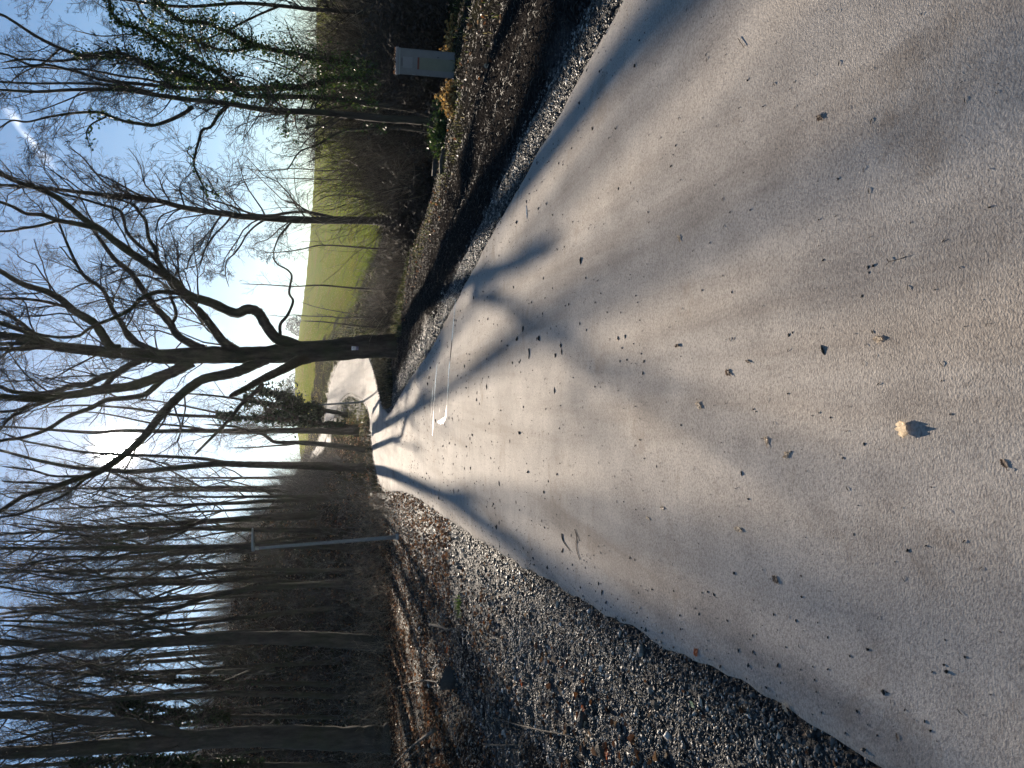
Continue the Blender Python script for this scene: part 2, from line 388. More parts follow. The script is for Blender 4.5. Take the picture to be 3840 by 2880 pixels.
class Geo:
    def __init__(s): s.v = []; s.f = {}; s.n = 0
    def add(s, v, f):
        v = np.asarray(v, float); f = np.asarray(f, int)
        s.v.append(v); s.f.setdefault(f.shape[1], []).append(f + s.n); s.n += len(v)
    def tubes(s, pts, rad, sides=3, cap=False):
        """pts (M,n,3), rad (M,n)"""
        Mn, n = pts.shape[:2]
        tan = np.gradient(pts, axis=1)
        tan /= np.linalg.norm(tan, axis=2, keepdims=True) + 1e-9
        mt = tan.mean(axis=1); ref = np.where(np.abs(mt[:, 2:3]) > .8, np.array([[1., 0, 0]]), np.array([[0, 0, 1.]]))
        ref = np.repeat(ref[:, None, :], n, 1)
        a = np.cross(tan, ref); a /= np.linalg.norm(a, axis=2, keepdims=True) + 1e-9
        b = np.cross(tan, a)
        th = np.arange(sides) * 2 * np.pi / sides
        if np.ndim(rad) == 2: rad = rad[:, :, None]
        v = pts[:, :, None, :] + rad[..., None] * (a[:, :, None, :] * np.cos(th)[None, None, :, None] + b[:, :, None, :] * np.sin(th)[None, None, :, None])
        idx = np.arange(Mn * n * sides).reshape(Mn, n, sides)
        q = np.stack([idx[:, :-1], np.roll(idx, -1, 2)[:, :-1], np.roll(idx, -1, 2)[:, 1:], idx[:, 1:]], -1).reshape(-1, 4)
        s.add(v.reshape(-1, 3), q)
        if cap:
            for e in (0, n - 1):
                c = idx[:, e, :] if e else idx[:, e, ::-1]
                s.f.setdefault(sides, []).append(c + s.n - Mn * n * sides)
    def box(s, c, size, rot=None):
        c = np.array(c, float); h = np.array(size, float) / 2
        v = np.array([[x, y, z] for x in (-1, 1) for y in (-1, 1) for z in (-1, 1)], float) * h
        if rot is not None: v = v @ np.array(rot).T
        s.add(v + c, [[0, 1, 3, 2], [4, 6, 7, 5], [0, 4, 5, 1], [2, 3, 7, 6], [0, 2, 6, 4], [1, 5, 7, 3]])
    def mesh(s, name, m, smooth=False):
        return mesh_from(name, np.vstack(s.v), [np.vstack(x) for x in s.f.values()], m, smooth)
def unit(v): return v / (np.linalg.norm(v, axis=-1, keepdims=True) + 1e-9)

# ---------------------------------------------------------------- the ground sheet
def build_ground():
    ys = [-14.0]
    while ys[-1] < 420:
        y = ys[-1]; ys.append(y + (0.35 if y < 0 else 0.07 + 0.0135 * max(y, 0) ** 1.12))
    ys = np.array(ys); nc = 420
    s = np.linspace(-1, 1, nc); s = np.sign(s) * np.abs(s) ** 1.35 * 1.35
    Yg, Sg = np.meshgrid(ys, s, indexing='ij')
    Xg = Sg * (np.maximum(Yg, 0) * 1.0 + 5.5)
    x = Xg.ravel(); y = Yg.ravel()
    d, side = road_dist(x, y)
    z = zbase(x, y) - 0.05 * np.clip(1 - d / 0.1, 0, 1) + zrelief(x, y, d, side)
    idx = np.arange(len(x)).reshape(Xg.shape)
    q = np.stack([idx[:-1, :-1], idx[:-1, 1:], idx[1:, 1:], idx[1:, :-1]], -1).reshape(-1, 4)
    me = mesh_from('ground', np.stack([x, y, z], 1), [q], M['ground'], True)
    a = x / np.maximum(y, 9); Yp = 1440 - 2948 * a
    nb = fbm(x * .8, y * .8, 4); nb3 = fbm(x * .25, y * .25, 3)
    sm = lambda t: np.clip(t, 0, 1)
    left = side < 0
    gw = np.where(left, 1.05 + np.clip(y, 0, 14) * .04, 0.55 + .12 * np.clip(10 - y, 0, 8) * .5)
    gravel = sm((gw - d + nb * .9) * 3.5)
    gravel = np.maximum(gravel, .55 * sm((nb * 2.2)) * left * sm((9 - d)) * sm((26 - y) / 4))
    gravel[y > 60] *= .6
    litter = np.where(left, sm((d - 1.6 + nb) * .8) * .8, sm((d - 3.2 + nb) * .8) * .6)
    grass = np.where(~left, sm((d - 2.8 + nb * 2) * .7) * sm((40 - y) / 10) * .75, sm(nb * 2 - .15) * .5)
    # dark lee bank beside the bend
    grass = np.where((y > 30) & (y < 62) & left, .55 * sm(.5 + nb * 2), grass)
    # pasture on the far slope
    past = sm((y - 84 - np.clip((Yp - 1150) / 12, 0, 40) + nb3 * 14) / 3) * sm((1760 - Yp) / 90 + nb3) * (d > 2.0)
    past = np.where(Yp > 1760, 0, past)
    # bare brown slope below the pasture and around the climbing path
    dry = sm((y - 52) / 6) * sm((1700 - Yp) / 60) * (1 - past)
    grass = np.where(dry > .3, .45 + nb * .6, grass)
    hill = left & (y > 34) & (Yp > 1760)
    litter = np.where(hill, .8, litter); grass = np.where(hill, sm(nb * 2), grass)
    colr = np.stack([gravel, sm(grass), sm(litter), sm(past)], 1).astype(np.float32)
    ca_ = me.color_attributes.new('zone', 'FLOAT_COLOR', 'POINT'); ca_.data.foreach_set('color', colr.ravel())
    link('ground', me, kind='structure')
build_ground()

def build_path():
    c = catmull(ROAD, 60)
    t = np.gradient(c[:, :2], axis=0); t = unit(t); nrm2 = np.stack([t[:, 1], -t[:, 0]], 1)
    us = np.array([-1, -.995, -.97, -.8, -.5, -.2, .2, .5, .8, .97, .995, 1])
    n = len(c); V = []
    for k, u in enumerate(us):
        edge = abs(u) > .9
        wob = fbm(c[:, 1] * 3.5, np.full(n, 3.0 + np.sign(u) * 9), 5) * .035 if edge else 0
        w = c[:, 2] * u + np.sign(u) * wob * (1 if edge else 0)
        p = c[:, :2] + nrm2 * w[:, None]
        z = zbase(p[:, 0], p[:, 1]) + (.028 if abs(u) < .98 else (.022 if abs(u) < .999 else -.06))
        V.append(np.column_stack([p, z]))
    V = np.stack(V, 1); idx = np.arange(n * len(us)).reshape(n, len(us))
    q = np.stack([idx[:-1, :-1], idx[:-1, 1:], idx[1:, 1:], idx[1:, :-1]], -1).reshape(-1, 4)
    link('path', mesh_from('path', V.reshape(-1, 3), [q], M['concrete'], True), kind='structure')
build_path()
def zpath(x, y): return float(zbase(x, y)) + .028

# ---------------------------------------------------------------- twig growth, whole levels at once
def grow(start, dirn, length, rad, n, wander, up, rng, tip=.35):
    """start (M,3) dir (M,3) length (M,) rad (M,) -> pts (M,n,3), radii (M,n)"""
    Mn = len(start); pts = np.empty((Mn, n, 3)); pts[:, 0] = start
    d = unit(dirn); st = (length / (n - 1))[:, None]
    for i in range(1, n):
        d = unit(d + rng.normal(0, wander, (Mn, 3)) + np.array([0, 0, up]))
        pts[:, i] = pts[:, i - 1] + d * st
    rr = rad[:, None] * np.linspace(1, tip, n)[None, :]
    return pts, rr
def children(pts, rr, k, rng, ang=(.5, 1.0), tmin=.2, lenf=(.4, .7), plen=None, rf=.6, up=0.0):
    Mn, n = rr.shape
    t = rng.uniform(tmin, 1.0, (Mn, k)); f = t * (n - 1); i = np.minimum(f.astype(int), n - 2); fr = (f - i)[..., None]
    r_ = np.arange(Mn)[:, None]
    st = pts[r_, i] * (1 - fr) + pts[r_, i + 1] * fr
    dd = unit(pts[r_, i + 1] - pts[r_, i])
    rnd = rng.normal(0, 1, (Mn, k, 3)); perp = unit(rnd - (rnd * dd).sum(-1, keepdims=True) * dd)
    an = rng.uniform(*ang, (Mn, k))[..., None]
    nd = unit(dd * np.cos(an) + perp * np.sin(an) + np.array([0, 0, up]))
    L = plen[:, None] * rng.uniform(*lenf, (Mn, k)) * (1.15 - .6 * t)
    R = rr[r_, i] * rf
    return st.reshape(-1, 3), nd.reshape(-1, 3), L.ravel(), R.ravel()

def leaves_on(points, size, rng, g):
    """small pointed leaf faces at the given points"""
    n = len(points); nd = unit(rng.normal(0, 1, (n, 3)) + np.array([0, -.4, .3])); t = unit(np.cross(nd, rng.normal(0, 1, (n, 3)))); b = np.cross(nd, t)
    s = (size * rng.uniform(.5, 1.25, n))[:, None]
    v = np.stack([points - t * s, points + b * s * .55 + nd * s * .15, points + t * s, points - b * s * .55 + nd * s * .1], 1).reshape(-1, 3)
    g.add(v, np.arange(4 * n).reshape(n, 4))

# ---------------------------------------------------------------- trees with limbs laid out one by one
class Tree:
    """limbs: pixel polylines turned into tubes at their own distances"""
    def __init__(s, D, rng): s.D = D; s.rng = rng; s.samples = []; s.limbs = []
    def near(s, X, Y):
        best = None
        for (px, p, r) in s.samples:
            d = np.hypot(px[:, 0] - X, px[:, 1] - Y); i = int(d.argmin())
            if best is None or d[i] < best[0]: best = (d[i], p[i])
        return best
    def limb(s, path, w0, w1, dy=None, D0=None, n=7):
        pp = np.array(path, float)
        if D0 is None: D0 = s.near(*pp[0])[1][1] if s.samples else s.D
        if dy is None: dy = s.rng.uniform(-2.5, 2.5)
        c = catmull(pp, n); L = np.concatenate([[0], np.cumsum(np.hypot(*np.diff(c, axis=0).T))]); t = L / L[-1]
        D = D0 + dy * t ** 1.2
        p = np.array([P(a, b, dd) for (a, b), dd in zip(c, D)])
        r = (w0 + (w1 - w0) * t ** .8) / 2 / ppm(D)
        r *= 1 + s.rng.normal(0, .045, len(r)); r[-3:] *= (.85, .6, .08)
        s.samples.append((c, p, r)); s.limbs.append((p, r)); return s
def limb_seeds(limbs, per_m, rng, minr=0, tmin=0.08, rootz=None):
    st, dr, rd, ln = [], [], [], []
    for p, r in limbs:
        seg = np.linalg.norm(np.diff(p, axis=0), axis=1); Lc = np.concatenate([[0], np.cumsum(seg)])
        k = max(2, rng.poisson(per_m * Lc[-1])); t = np.sort(rng.uniform(tmin, 1, k)) * Lc[-1]
        i = np.clip(np.searchsorted(Lc, t) - 1, 0, len(p) - 2); f = ((t - Lc[i]) / (seg[i] + 1e-9))[:, None]
        q = p[i] * (1 - f) + p[i + 1] * f; d = unit(p[i + 1] - p[i])
        ok = np.ones(len(q), bool) if rootz is None else q[:, 2] > rootz
        rnd = rng.normal(0, 1, (k, 3)); perp = unit(rnd - (rnd * d).sum(-1, keepdims=True) * d); an = rng.uniform(.5, 1.25, k)[:, None]
        nd = unit(d * np.cos(an) + perp * np.sin(an) + np.array([0, 0, .15]))
        st.append(q[ok]); dr.append(nd[ok]); rd.append((r[i] * .35)[ok]); ln.append(np.clip(r[i] * 22, .9, 3.2)[ok])
    return np.vstack(st), np.vstack(dr), np.concatenate(rd), np.concatenate(ln)
def crown_geo(limbs, rng, per_m=1.3, k2=5, k3=5, k4=0, lscale=1.0, rootz=None, rmin=.0045, tmin=.08, up=.06, spot=None, seeds=None, r0max=.03, wander=.2):
    g = Geo()
    st, dr, rd, ln = seeds or limb_seeds(limbs, per_m, rng, tmin=tmin, rootz=rootz)
    ln = ln * lscale * rng.uniform(.6, 1.3, len(ln)); rd = np.clip(rd, rmin * 2, r0max)
    p1, r1 = grow(st, dr, ln, rd, 7, wander, up, rng); g.tubes(p1, np.maximum(r1, rmin * 1.2), 4)
    levels = [(p1, r1)]
    a, b, c, d = children(p1, r1, k2, rng, plen=ln, up=up); d = np.maximum(d, rmin * 1.25)
    p2, r2 = grow(a, b, c, d, 5, wander, up, rng); g.tubes(p2, np.maximum(r2, rmin), 3); levels.append((p2, r2))
    L = c
    a, b, c, d = children(p2, r2, k3, rng, plen=L, up=up); d = np.maximum(d, rmin)
    p3, r3 = grow(a, b, c, d, 4, wander * 1.15, up * .5, rng, .5); g.tubes(p3, np.maximum(r3, rmin * .7), 3); levels.append((p3, r3))
    if k4:
        L = c
        a, b, c, d = children(p3, r3, k4, rng, plen=L, lenf=(.5, .8)); p4, r4 = grow(a, b, c, np.full(len(a), rmin * .75), 3, wander, 0, rng, .6); g.tubes(p4, r4, 3); levels.append((p4, r4))
    return g, levels
def trunk_geo(limbs, sides=10, flare=None):
    g = Geo()
    for p, r in limbs:
        g.tubes(p[None], r[None], sides if r.max() > .06 else 6)
    return g
def place(t, name, label, cat, group, trunk, crown, ivy=None, barkm='bark', ivym='ivy'):
    """Empty at the tree's foot with trunk, crown (and ivy) as children"""
    base = t.limbs[0][0][0]
    root = thing(name, label, cat, tuple(base), group)
    off = np.array(base)
    for nm, g, mm in (('trunk', trunk, M[barkm]), ('crown', crown, M['twig']), ('ivy', ivy, M[ivym])):
        if g is None or not g.v: continue
        g.v = [v - off for v in g.v]
        link(nm, g.mesh(nm, mm, nm == 'trunk'), root)
    return root
def flared(t, k=1.45, upto=4):
    p, r = t.limbs[0]; n = min(upto, len(r)); r[:n] *= np.linspace(k, 1.0, n)
    # let the foot run into the soil
    p0 = p[0].copy(); p0[2] -= .25; t.limbs[0] = (np.vstack([p0[None], p]), np.concatenate([[r[0] * 1.08], r]))

# --- the big dark tree beside the path
rng = np.random.default_rng(11)
T = Tree(27.0, rng)
T.limb([(1488, 1297), (1440, 1298), (1370, 1300), (1300, 1308), (1230, 1314), (1160, 1319), (1080, 1322), (1000, 1330), (900, 1332), (800, 1331), (700, 1334), (600, 1337), (500, 1326), (400, 1320), (300, 1309), (200, 1297), (110, 1272), (0, 1256), (-140, 1250), (-300, 1240), (-430, 1246)], 92, 7, .5, 27.0, 4)
p_, r_ = T.limbs[0]
wpx = np.interp(np.linspace(0, 1, len(r_)), np.linspace(0, 1, 21), [90, 86, 84, 82, 76, 78, 76, 62, 58, 60, 58, 50, 42, 38, 36, 34, 28, 24, 18, 12, 6])
r_[:] = wpx / 2 / ppm(27.2) * (1 + rng.normal(0, .02, len(r_)))
L_ = [
 ([(1175, 1318), (1120, 1300), (1075, 1281), (1036, 1268), (999, 1222), (968, 1172), (927, 1160), (881, 1174), (791, 1135), (705, 1105), (646, 1050), (588, 1012), (520, 967), (452, 921), (375, 858), (325, 829), (253, 770), (203, 734), (136, 704), (81, 688), (0, 652), (-90, 610)], 44, 12, -3.0),
 ([(375, 858), (335, 849), (270, 836), (217, 826), (160, 806), (99, 801), (50, 776), (0, 757), (-70, 735)], 20, 8, -1),
 ([(217, 827), (150, 846), (90, 856), (40, 866), (0, 868), (-60, 872)], 11, 7, -.6),
 ([(646, 1048), (592, 982), (565, 953), (540, 935), (506, 905), (475, 867), (461, 813), (443, 786), (362, 762), (290, 740), (226, 725), (120, 680)], 16, 5, 2),
 ([(592, 980), (583, 935), (560, 900), (552, 860), (545, 825), (520, 795), (497, 768), (452, 750), (380, 738)], 17, 5, 1.5),
 ([(705, 1107), (640, 1096), (579, 1097), (529, 1120), (488, 1161), (425, 1193), (370, 1215), (325, 1238), (294, 1260), (226, 1265), (158, 1256), (90, 1240)], 16, 8, -2.5),
 ([(905, 1328), (873, 1306), (836, 1280), (800, 1233), (759, 1179), (705, 1125), (669, 1090), (640, 1062), (622, 1020), (596, 1000)], 38, 14, -1),
 ([(770, 1310), (741, 1300), (669, 1260), (633, 1206), (579, 1147), (538, 1089), (497, 1030), (465, 1000), (429, 971), (389, 917), (362, 878), (340, 840)], 30, 12, 2.5),
 ([(646, 1211), (660, 1184), (655, 1150), (642, 1120), (636, 1095), (624, 1075), (590, 1050), (542, 1034), (480, 1040), (400, 1065)], 13, 4, 1.5),
 ([(590, 1320), (556, 1306), (488, 1270), (461, 1220), (425, 1166), (384, 1084), (325, 1044), (289, 994), (253, 917), (226, 849), (205, 800)], 24, 6, 2),
 ([(289, 994), (258, 965), (240, 940), (221, 921)], 7, 4, .4),
 ([(450, 1310), (416, 1300), (384, 1255), (353, 1211), (310, 1185), (271, 1161), (226, 1120), (163, 1089), (99, 1071), (45, 1044), (0, 1016), (-80, 980)], 34, 13, -1.5),
 ([(253, 1152), (158, 1129), (68, 1120), (0, 1120), (-80, 1115)], 13, 7, -1),
 ([(160, 1292), (104, 1232), (50, 1193), (0, 1168), (-90, 1140)], 16, 9, -1),
 ([(200, 1290), (136, 1257), (68, 1233), (0, 1211), (-90, 1195)], 24, 13, .8),
 ([(130, 1290), (60, 1288), (0, 1290), (-90, 1285)], 18, 10, 1.5),
 ([(240, 1305), (130, 1302), (60, 1308), (0, 1310), (-100, 1320)], 20, 12, -1.2),
 ([(1170, 1335), (1120, 1352), (1081, 1375), (1030, 1400), (990, 1419), (950, 1440), (904, 1466), (858, 1487)], 44, 17, -3),
 ([(985, 1436), (972, 1457), (940, 1485), (904, 1517), (870, 1562), (836, 1599), (800, 1635), (768, 1667), (728, 1707)], 18, 8, -1),
 ([(1000, 1345), (950, 1368), (905, 1388), (859, 1402), (768, 1420), (720, 1448), (678, 1481), (610, 1549), (542, 1635), (485, 1690), (429, 1732), (362, 1773), (271, 1802), (181, 1834), (90, 1860), (0, 1917), (-90, 1960)], 40, 12, -4),
 ([(362, 1771), (316, 1798), (249, 1852), (158, 1893), (68, 1929), (0, 1940), (-70, 1970)], 12, 7, -1),
 ([(226, 1818), (180, 1813), (136, 1811), (60, 1808), (0, 1803)], 10, 6, 1),
 ([(330, 1785), (260, 1786), (194, 1784), (113, 1762), (0, 1748)], 10, 6, 2),
 ([(720, 1355), (680, 1378), (640, 1398), (601, 1412), (550, 1430), (497, 1447), (440, 1455), (384, 1461), (294, 1477), (203, 1487), (113, 1495), (50, 1492), (0, 1486), (-100, 1480)], 42, 18, -2.5),
 ([(640, 1398), (600, 1432), (570, 1460), (540, 1480), (480, 1492), (400, 1500), (340, 1530), (253, 1563), (181, 1608), (90, 1640), (0, 1653), (-80, 1675)], 22, 9, -2),
 ([(203, 1499), (113, 1522), (54, 1540), (0, 1545), (-80, 1560)], 13, 9, -.5),
 ([(113, 1524), (59, 1556), (25, 1580), (0, 1612), (-50, 1650)], 9, 6, -.5),
 ([(540, 1345), (502, 1362), (460, 1385), (429, 1405), (384, 1414), (325, 1441), (271, 1445), (217, 1466), (136, 1477), (45, 1468), (0, 1450), (-80, 1430)], 26, 12, 1.5),
 ([(429, 1405), (400, 1440), (375, 1455)], 20, 18, 0),
 ([(1051, 1262), (1050, 1225), (1056, 1208), (1068, 1195), (1081, 1177), (1099, 1130), (1085, 1102), (1088, 1070), (1094, 1035), (1078, 1012), (1040, 990), (1020, 960)], 13, 5, -1.5),
 ([(640, 1062), (700, 1095), (742, 1120), (735, 1160), (750, 1195), (766, 1215)], 9, 5, -1),
 ([(425, 1166), (450, 1210), (480, 1240), (530, 1290)], 8, 6, -.5),
 ([(700, 1010), (716, 960), (748, 930), (770, 890)], 6, 3, 1.5), 
]
for path, w0, w1, dy in L_: T.limb(path, w0, w1, dy)
flared(T, 1.02, 5)
cg, _ = crown_geo(T.limbs, rng, 1.6, 6, 5, 3, 1.0, rootz=5.3, rmin=.0038, wander=.22)
main_tree = place(T, 'bare_tree', 'massive dark bare tree with a thick trunk standing beside the path', 'tree', None, trunk_geo(T.limbs, 14), cg)
# trail marker on its trunk
mk = thing('trail_marker', 'small white and violet trail marker fixed to the dark trunk beside the path', 'trail marker', P(1331, 1306, 26.55))
g = Geo(); g.box((0, 0, .045), (.13, .012, .13)); link('plate', g.mesh('plate', M['white']), mk)
g = Geo(); g.box((0, 0, -.07), (.12, .012, .10)); link('lower_plate', g.mesh('lower_plate', M['violet']), mk)
th = np.linspace(-.4, 4.2, 9); pt = np.stack([.03 * np.cos(th), np.full(9, -.010), .045 + .032 * np.sin(th)], 1)
g = Geo(); g.tubes(pt[None], np.full((1, 9), .008), 5); link('symbol', g.mesh('symbol', M['black']), mk)

# --- slender tree right of it
rng = np.random.default_rng(21)
T = Tree(27.5, rng)
T.limb([(1478, 838), (1411, 828), (1300, 826), (1189, 826), (1110, 824), (1036, 820), (900, 811), (859, 804), (770, 792), (678, 776), (590, 752), (497, 742), (400, 731), (316, 723), (230, 712), (136, 704), (60, 697), (0, 694), (-150, 685), (-300, 670)], 32, 6, 0, 27.5, 4)
for path, w0, w1, dy in [
 ([(870, 804), (850, 835), (805, 881), (768, 935), (746, 989), (690, 1010), (640, 1040)], 7, 3, -2),
 ([(1000, 820), (960, 845), (925, 880), (904, 917), (880, 950), (850, 980), (846, 1030), (860, 1080)], 8, 3, -1.5),
 ([(1110, 824), (1090, 836), (1060, 870), (1045, 890), (1030, 930), (1027, 953), (1035, 985), (1070, 1010)], 8, 3, -1),
 ([(690, 778), (650, 790), (600, 815), (585, 870), (590, 930), (596, 985)], 6, 3, -2),
 ([(1300, 826), (1230, 812), (1150, 795), (1080, 798), (1010, 808), (940, 800), (860, 770), (760, 740)], 14, 5, 1.5),
 ([(560, 748), (500, 720), (430, 680), (370, 655), (330, 625)], 9, 3, 1),
 ([(500, 742), (455, 712), (400, 690), (350, 640), (310, 590), (240, 540)], 8, 3, 1.5),
 ([(870, 806), (800, 770), (740, 735), (700, 690)], 6, 3, 1), ([(960, 815), (900, 780), (860, 730), (830, 700)], 6, 3, 1)]:
    T.limb(path, w0, w1, dy)
flared(T, 1.2, 4)
cg, _ = crown_geo(T.limbs, rng, 3.4, 5, 5, 3, 1.0, rootz=2.2, rmin=.0042, up=.02)
place(T, 'bare_tree', 'slender straight bare tree behind the dark bramble mound, right of the massive tree', 'tree', None, trunk_geo(T.limbs), cg, None, 'bark_thin')

# --- ivy-clad group behind the cabinet
def ivy_geo(limbs, rng, dens, spread, size, zlo, zhi):
    g = Geo(); pts = []
    for p, r in limbs:
        seg = np.linalg.norm(np.diff(p, axis=0), axis=1); Lc = np.concatenate([[0], np.cumsum(seg)])
        k = int(dens * Lc[-1]); t = rng.uniform(0, Lc[-1], k); i = np.clip(np.searchsorted(Lc, t) - 1, 0, len(p) - 2)
        f = ((t - Lc[i]) / (seg[i] + 1e-9))[:, None]; q = p[i] * (1 - f) + p[i + 1] * f
        nz_ = fbm(q[:, 2] * 1.3 + p[0, 0] * 7, q[:, 0] * 1.3, 3) + .5
        sp = spread * np.clip(nz_, .15, 1.2)[:, None]
        q = q + rng.normal(0, 1, (k, 3)) * sp * rng.uniform(.2, 1, (k, 1)) + unit(rng.normal(0, 1, (k, 3))) * (r[i][:, None] + .02)
        ok = (q[:, 2] > zlo) & (q[:, 2] < zhi) & (rng.random(k) < np.clip(nz_ * 1.4, .1, 1)); pts.append(q[ok])
    pts = np.vstack(pts); leaves_on(pts, size, rng, g); return g
rng = np.random.default_rng(31)
def ivytree(D, limbs, label, seed, per_m=1.5, dens=420, spread=.16, zlo=.6, zhi=7.5, ivy=True, rootz=1.4, k=(5, 4), ls=1.0):
    rng = np.random.default_rng(seed); T = Tree(D, rng)
    for i, (path, w0, w1, dy) in enumerate(limbs): T.limb(path, w0, w1, dy, D if i == 0 else None)
    flared(T, 1.35, 4)
    cg, _ = crown_geo(T.limbs, rng, per_m * 1.9, k[0], k[1] + 1, 3, ls, rootz=rootz, rmin=.0032 if D < 20 else .0045, up=.03)
    iv = ivy_geo(T.limbs, rng, dens * 1.7, spread * 1.2, .038, zlo, zhi) if ivy else None
    return place(T, 'ivy_tree' if ivy else 'bare_tree', label, 'tree', 'trees behind the cabinet', trunk_geo(T.limbs), cg, iv)
ivytree(15.0, [
 ([(1640, 468), (1578, 452), (1442, 445), (1307, 432), (1171, 420), (1036, 416), (945, 404), (859, 389), (723, 375), (588, 357), (452, 337), (271, 337), (136, 344), (0, 337), (-160, 330), (-300, 325)], 30, 5, .5),
 ([(600, 358), (500, 330), (400, 318), (271, 312), (136, 313), (0, 307), (-120, 300)], 11, 6, 1),
 ([(859, 389), (820, 430), (791, 475), (759, 488), (745, 530), (732, 579), (728, 605), (732, 633), (768, 705), (800, 722), (836, 741)], 14, 4, -1),
 ([(732, 600), (715, 585), (704, 570), (712, 545)], 6, 3, -.3),
 ([(723, 400), (690, 425), (633, 452), (574, 470), (520, 463), (475, 457), (407, 434), (362, 420), (271, 425), (181, 439), (104, 457), (45, 452), (0, 478), (-60, 500)], 15, 5, -1.5),
 ([(398, 438), (344, 466), (325, 497), (332, 530), (344, 565)], 7, 3, -.4),
 ([(1100, 418), (1075, 440), (1070, 480), (1072, 520)], 6, 3, -.4)],
 'forked ivy-clad tree with a long bent limb, left of the cabinet', 33, 1.7, 55, .09, 2.6, 6.0)
ivytree(15.8, [
 ([(1628, 430), (1533, 407), (1420, 393), (1307, 380), (1171, 366), (1036, 362), (900, 357), (859, 335), (678, 330), (497, 312), (384, 300), (290, 270), (181, 244), (113, 244), (45, 212), (0, 199), (-100, 170)], 24, 6, .5),
 ([(678, 330), (560, 300), (452, 285), (330, 262), (226, 258), (110, 250), (0, 258)], 10, 5, 1),
 ([(497, 312), (420, 335), (330, 345), (240, 380), (160, 410), (80, 430)], 8, 3, .7)],
 'smooth grey stem leaning slightly, between the forked ivy tree and the cabinet', 34, 1.5, 420, .22, 1.0, 5.2)
ivytree(17.5, [
 ([(1560, 300), (1397, 298), (1262, 298), (1126, 325), (1000, 330), (900, 330), (768, 310), (620, 280), (452, 199), (316, 208), (226, 181), (136, 136), (45, 77), (0, 54), (-100, 30)], 26, 8, 0),
 ([(768, 310), (640, 260), (520, 225), (400, 214), (300, 220), (200, 230), (100, 222), (0, 236)], 14, 6, 1),
 ([(226, 181), (190, 215), (150, 245), (110, 260), (60, 290), (20, 330)], 8, 3, 1),
 ([(900, 330), (850, 300), (800, 262), (720, 225), (640, 180), (588, 149), (520, 108), (452, 86), (420, 45), (407, 0), (380, -60)], 17, 9, -1)],
 'tall ivy-smothered tree rising directly behind the cabinet', 35, 1.5, 750, .33, .9, 7.2)
ivytree(18.5, [
 ([(1560, 255), (1488, 253), (1352, 244), (1216, 226), (1081, 199), (960, 170), (850, 120), (768, 85), (678, 77), (600, 20), (520, -40)], 26, 10, .5),
 ([(960, 170), (880, 190), (800, 180), (700, 140), (620, 120), (540, 60), (500, -20)], 12, 7, 1)],
 'dark ivy-covered tree leaning to the right behind the cabinet', 36, 1.3, 700, .3, .6, 6.2)
ivytree(19, [
 ([(1560, 120), (1400, 60), (1360, 48), (1200, 38), (1050, 22), (900, 12), (700, 25), (560, 12), (400, -10), (200, -20), (0, -30)], 18, 6, .5),
 ([(1050, 22), (960, 60), (860, 110), (760, 150), (650, 160), (500, 130), (380, 135), (260, 110)], 9, 3, 1)],
 'thin dark bare tree at the right border of the view', 37, 1.8, 0, .3, .6, 6.2, False)
ivytree(15.6, [
 ([(1625, 495), (1560, 486), (1488, 479), (1352, 484), (1284, 493), (1239, 515), (1194, 542), (1126, 568), (1090, 619), (1075, 640)], 15, 4, .3),
 ([(1284, 493), (1240, 478), (1190, 470), (1140, 476)], 5, 3, .3), ([(1194, 542), (1160, 545), (1120, 530), (1090, 525)], 4, 2, .3)],
 'short bent stem curving away at the left edge of the ivy-clad group', 38, 1.5, 60, .1, .8, 3.0, True, .8, (4, 4), .6)

# --- young thin stems in front of the pasture
def sapling(D, path, w0, w1, label, seed, per=1.6):
    rng = np.random.default_rng(seed); T = Tree(D, rng); T.limb(path, w0, w1, .3, D)
    cg, _ = crown_geo(T.limbs, rng, per, 3, 3, 0, .8, rootz=T.limbs[0][0][0][2] + 1.2, rmin=.0035, up=.08)
    flared(T, 1.2, 3)
    place(T, 'sapling', label, 'sapling', 'saplings before the pasture', trunk_geo(T.limbs, 6), cg, None, 'bark_thin')
sapling(33, [(1480, 940), (1400, 932), (1300, 924), (1240, 920), (1190, 921), (1130, 935), (1060, 945), (960, 950)], 8, 3, 'wavy young stem right of the slender tree, in front of the pasture', 51, 2.4)
sapling(36, [(1440, 1085), (1350, 1082), (1300, 1078), (1200, 1070), (1100, 1074), (1000, 1068), (900, 1064)], 9, 3, 'tallest straight sapling halfway between the slender and the massive tree', 52, 1.4)
sapling(38, [(1400, 1195), (1345, 1190), (1270, 1192), (1240, 1187), (1150, 1185), (1100, 1181), (1060, 1186), (990, 1180)], 7, 2, 'thin sapling with a kink just right of the leafless topped one', 53, 1)
sapling(37, [(1410, 1228), (1375, 1225), (1300, 1217), (1240, 1210), (1200, 1206), (1131, 1203)], 8, 4, 'topless sapling nearest to the massive trunk on its right', 54, .5)
sapling(40, [(1380, 1190), (1330, 1178), (1250, 1165), (1180, 1150), (1120, 1130)], 4, 2, 'faint slanting sapling crossing the pasture between two upright ones', 55, .6)
sapling(34, [(1450, 760), (1370, 745), (1300, 733), (1230, 735), (1180, 760)], 9, 3, 'bent young stem leaning left under the slender tree', 56, 2.2)
sapling(34, [(1450, 690), (1370, 680), (1200, 672), (1060, 668), (930, 670), (860, 700)], 6, 2, 'straight wispy sapling between the slender tree and the ivy-clad group', 57, 1.8)
sapling(35, [(1440, 625), (1360, 620), (1240, 640), (1100, 632), (980, 640), (900, 625)], 6, 2, 'wispy sapling close to the left edge of the ivy-clad group', 58, 2.2)

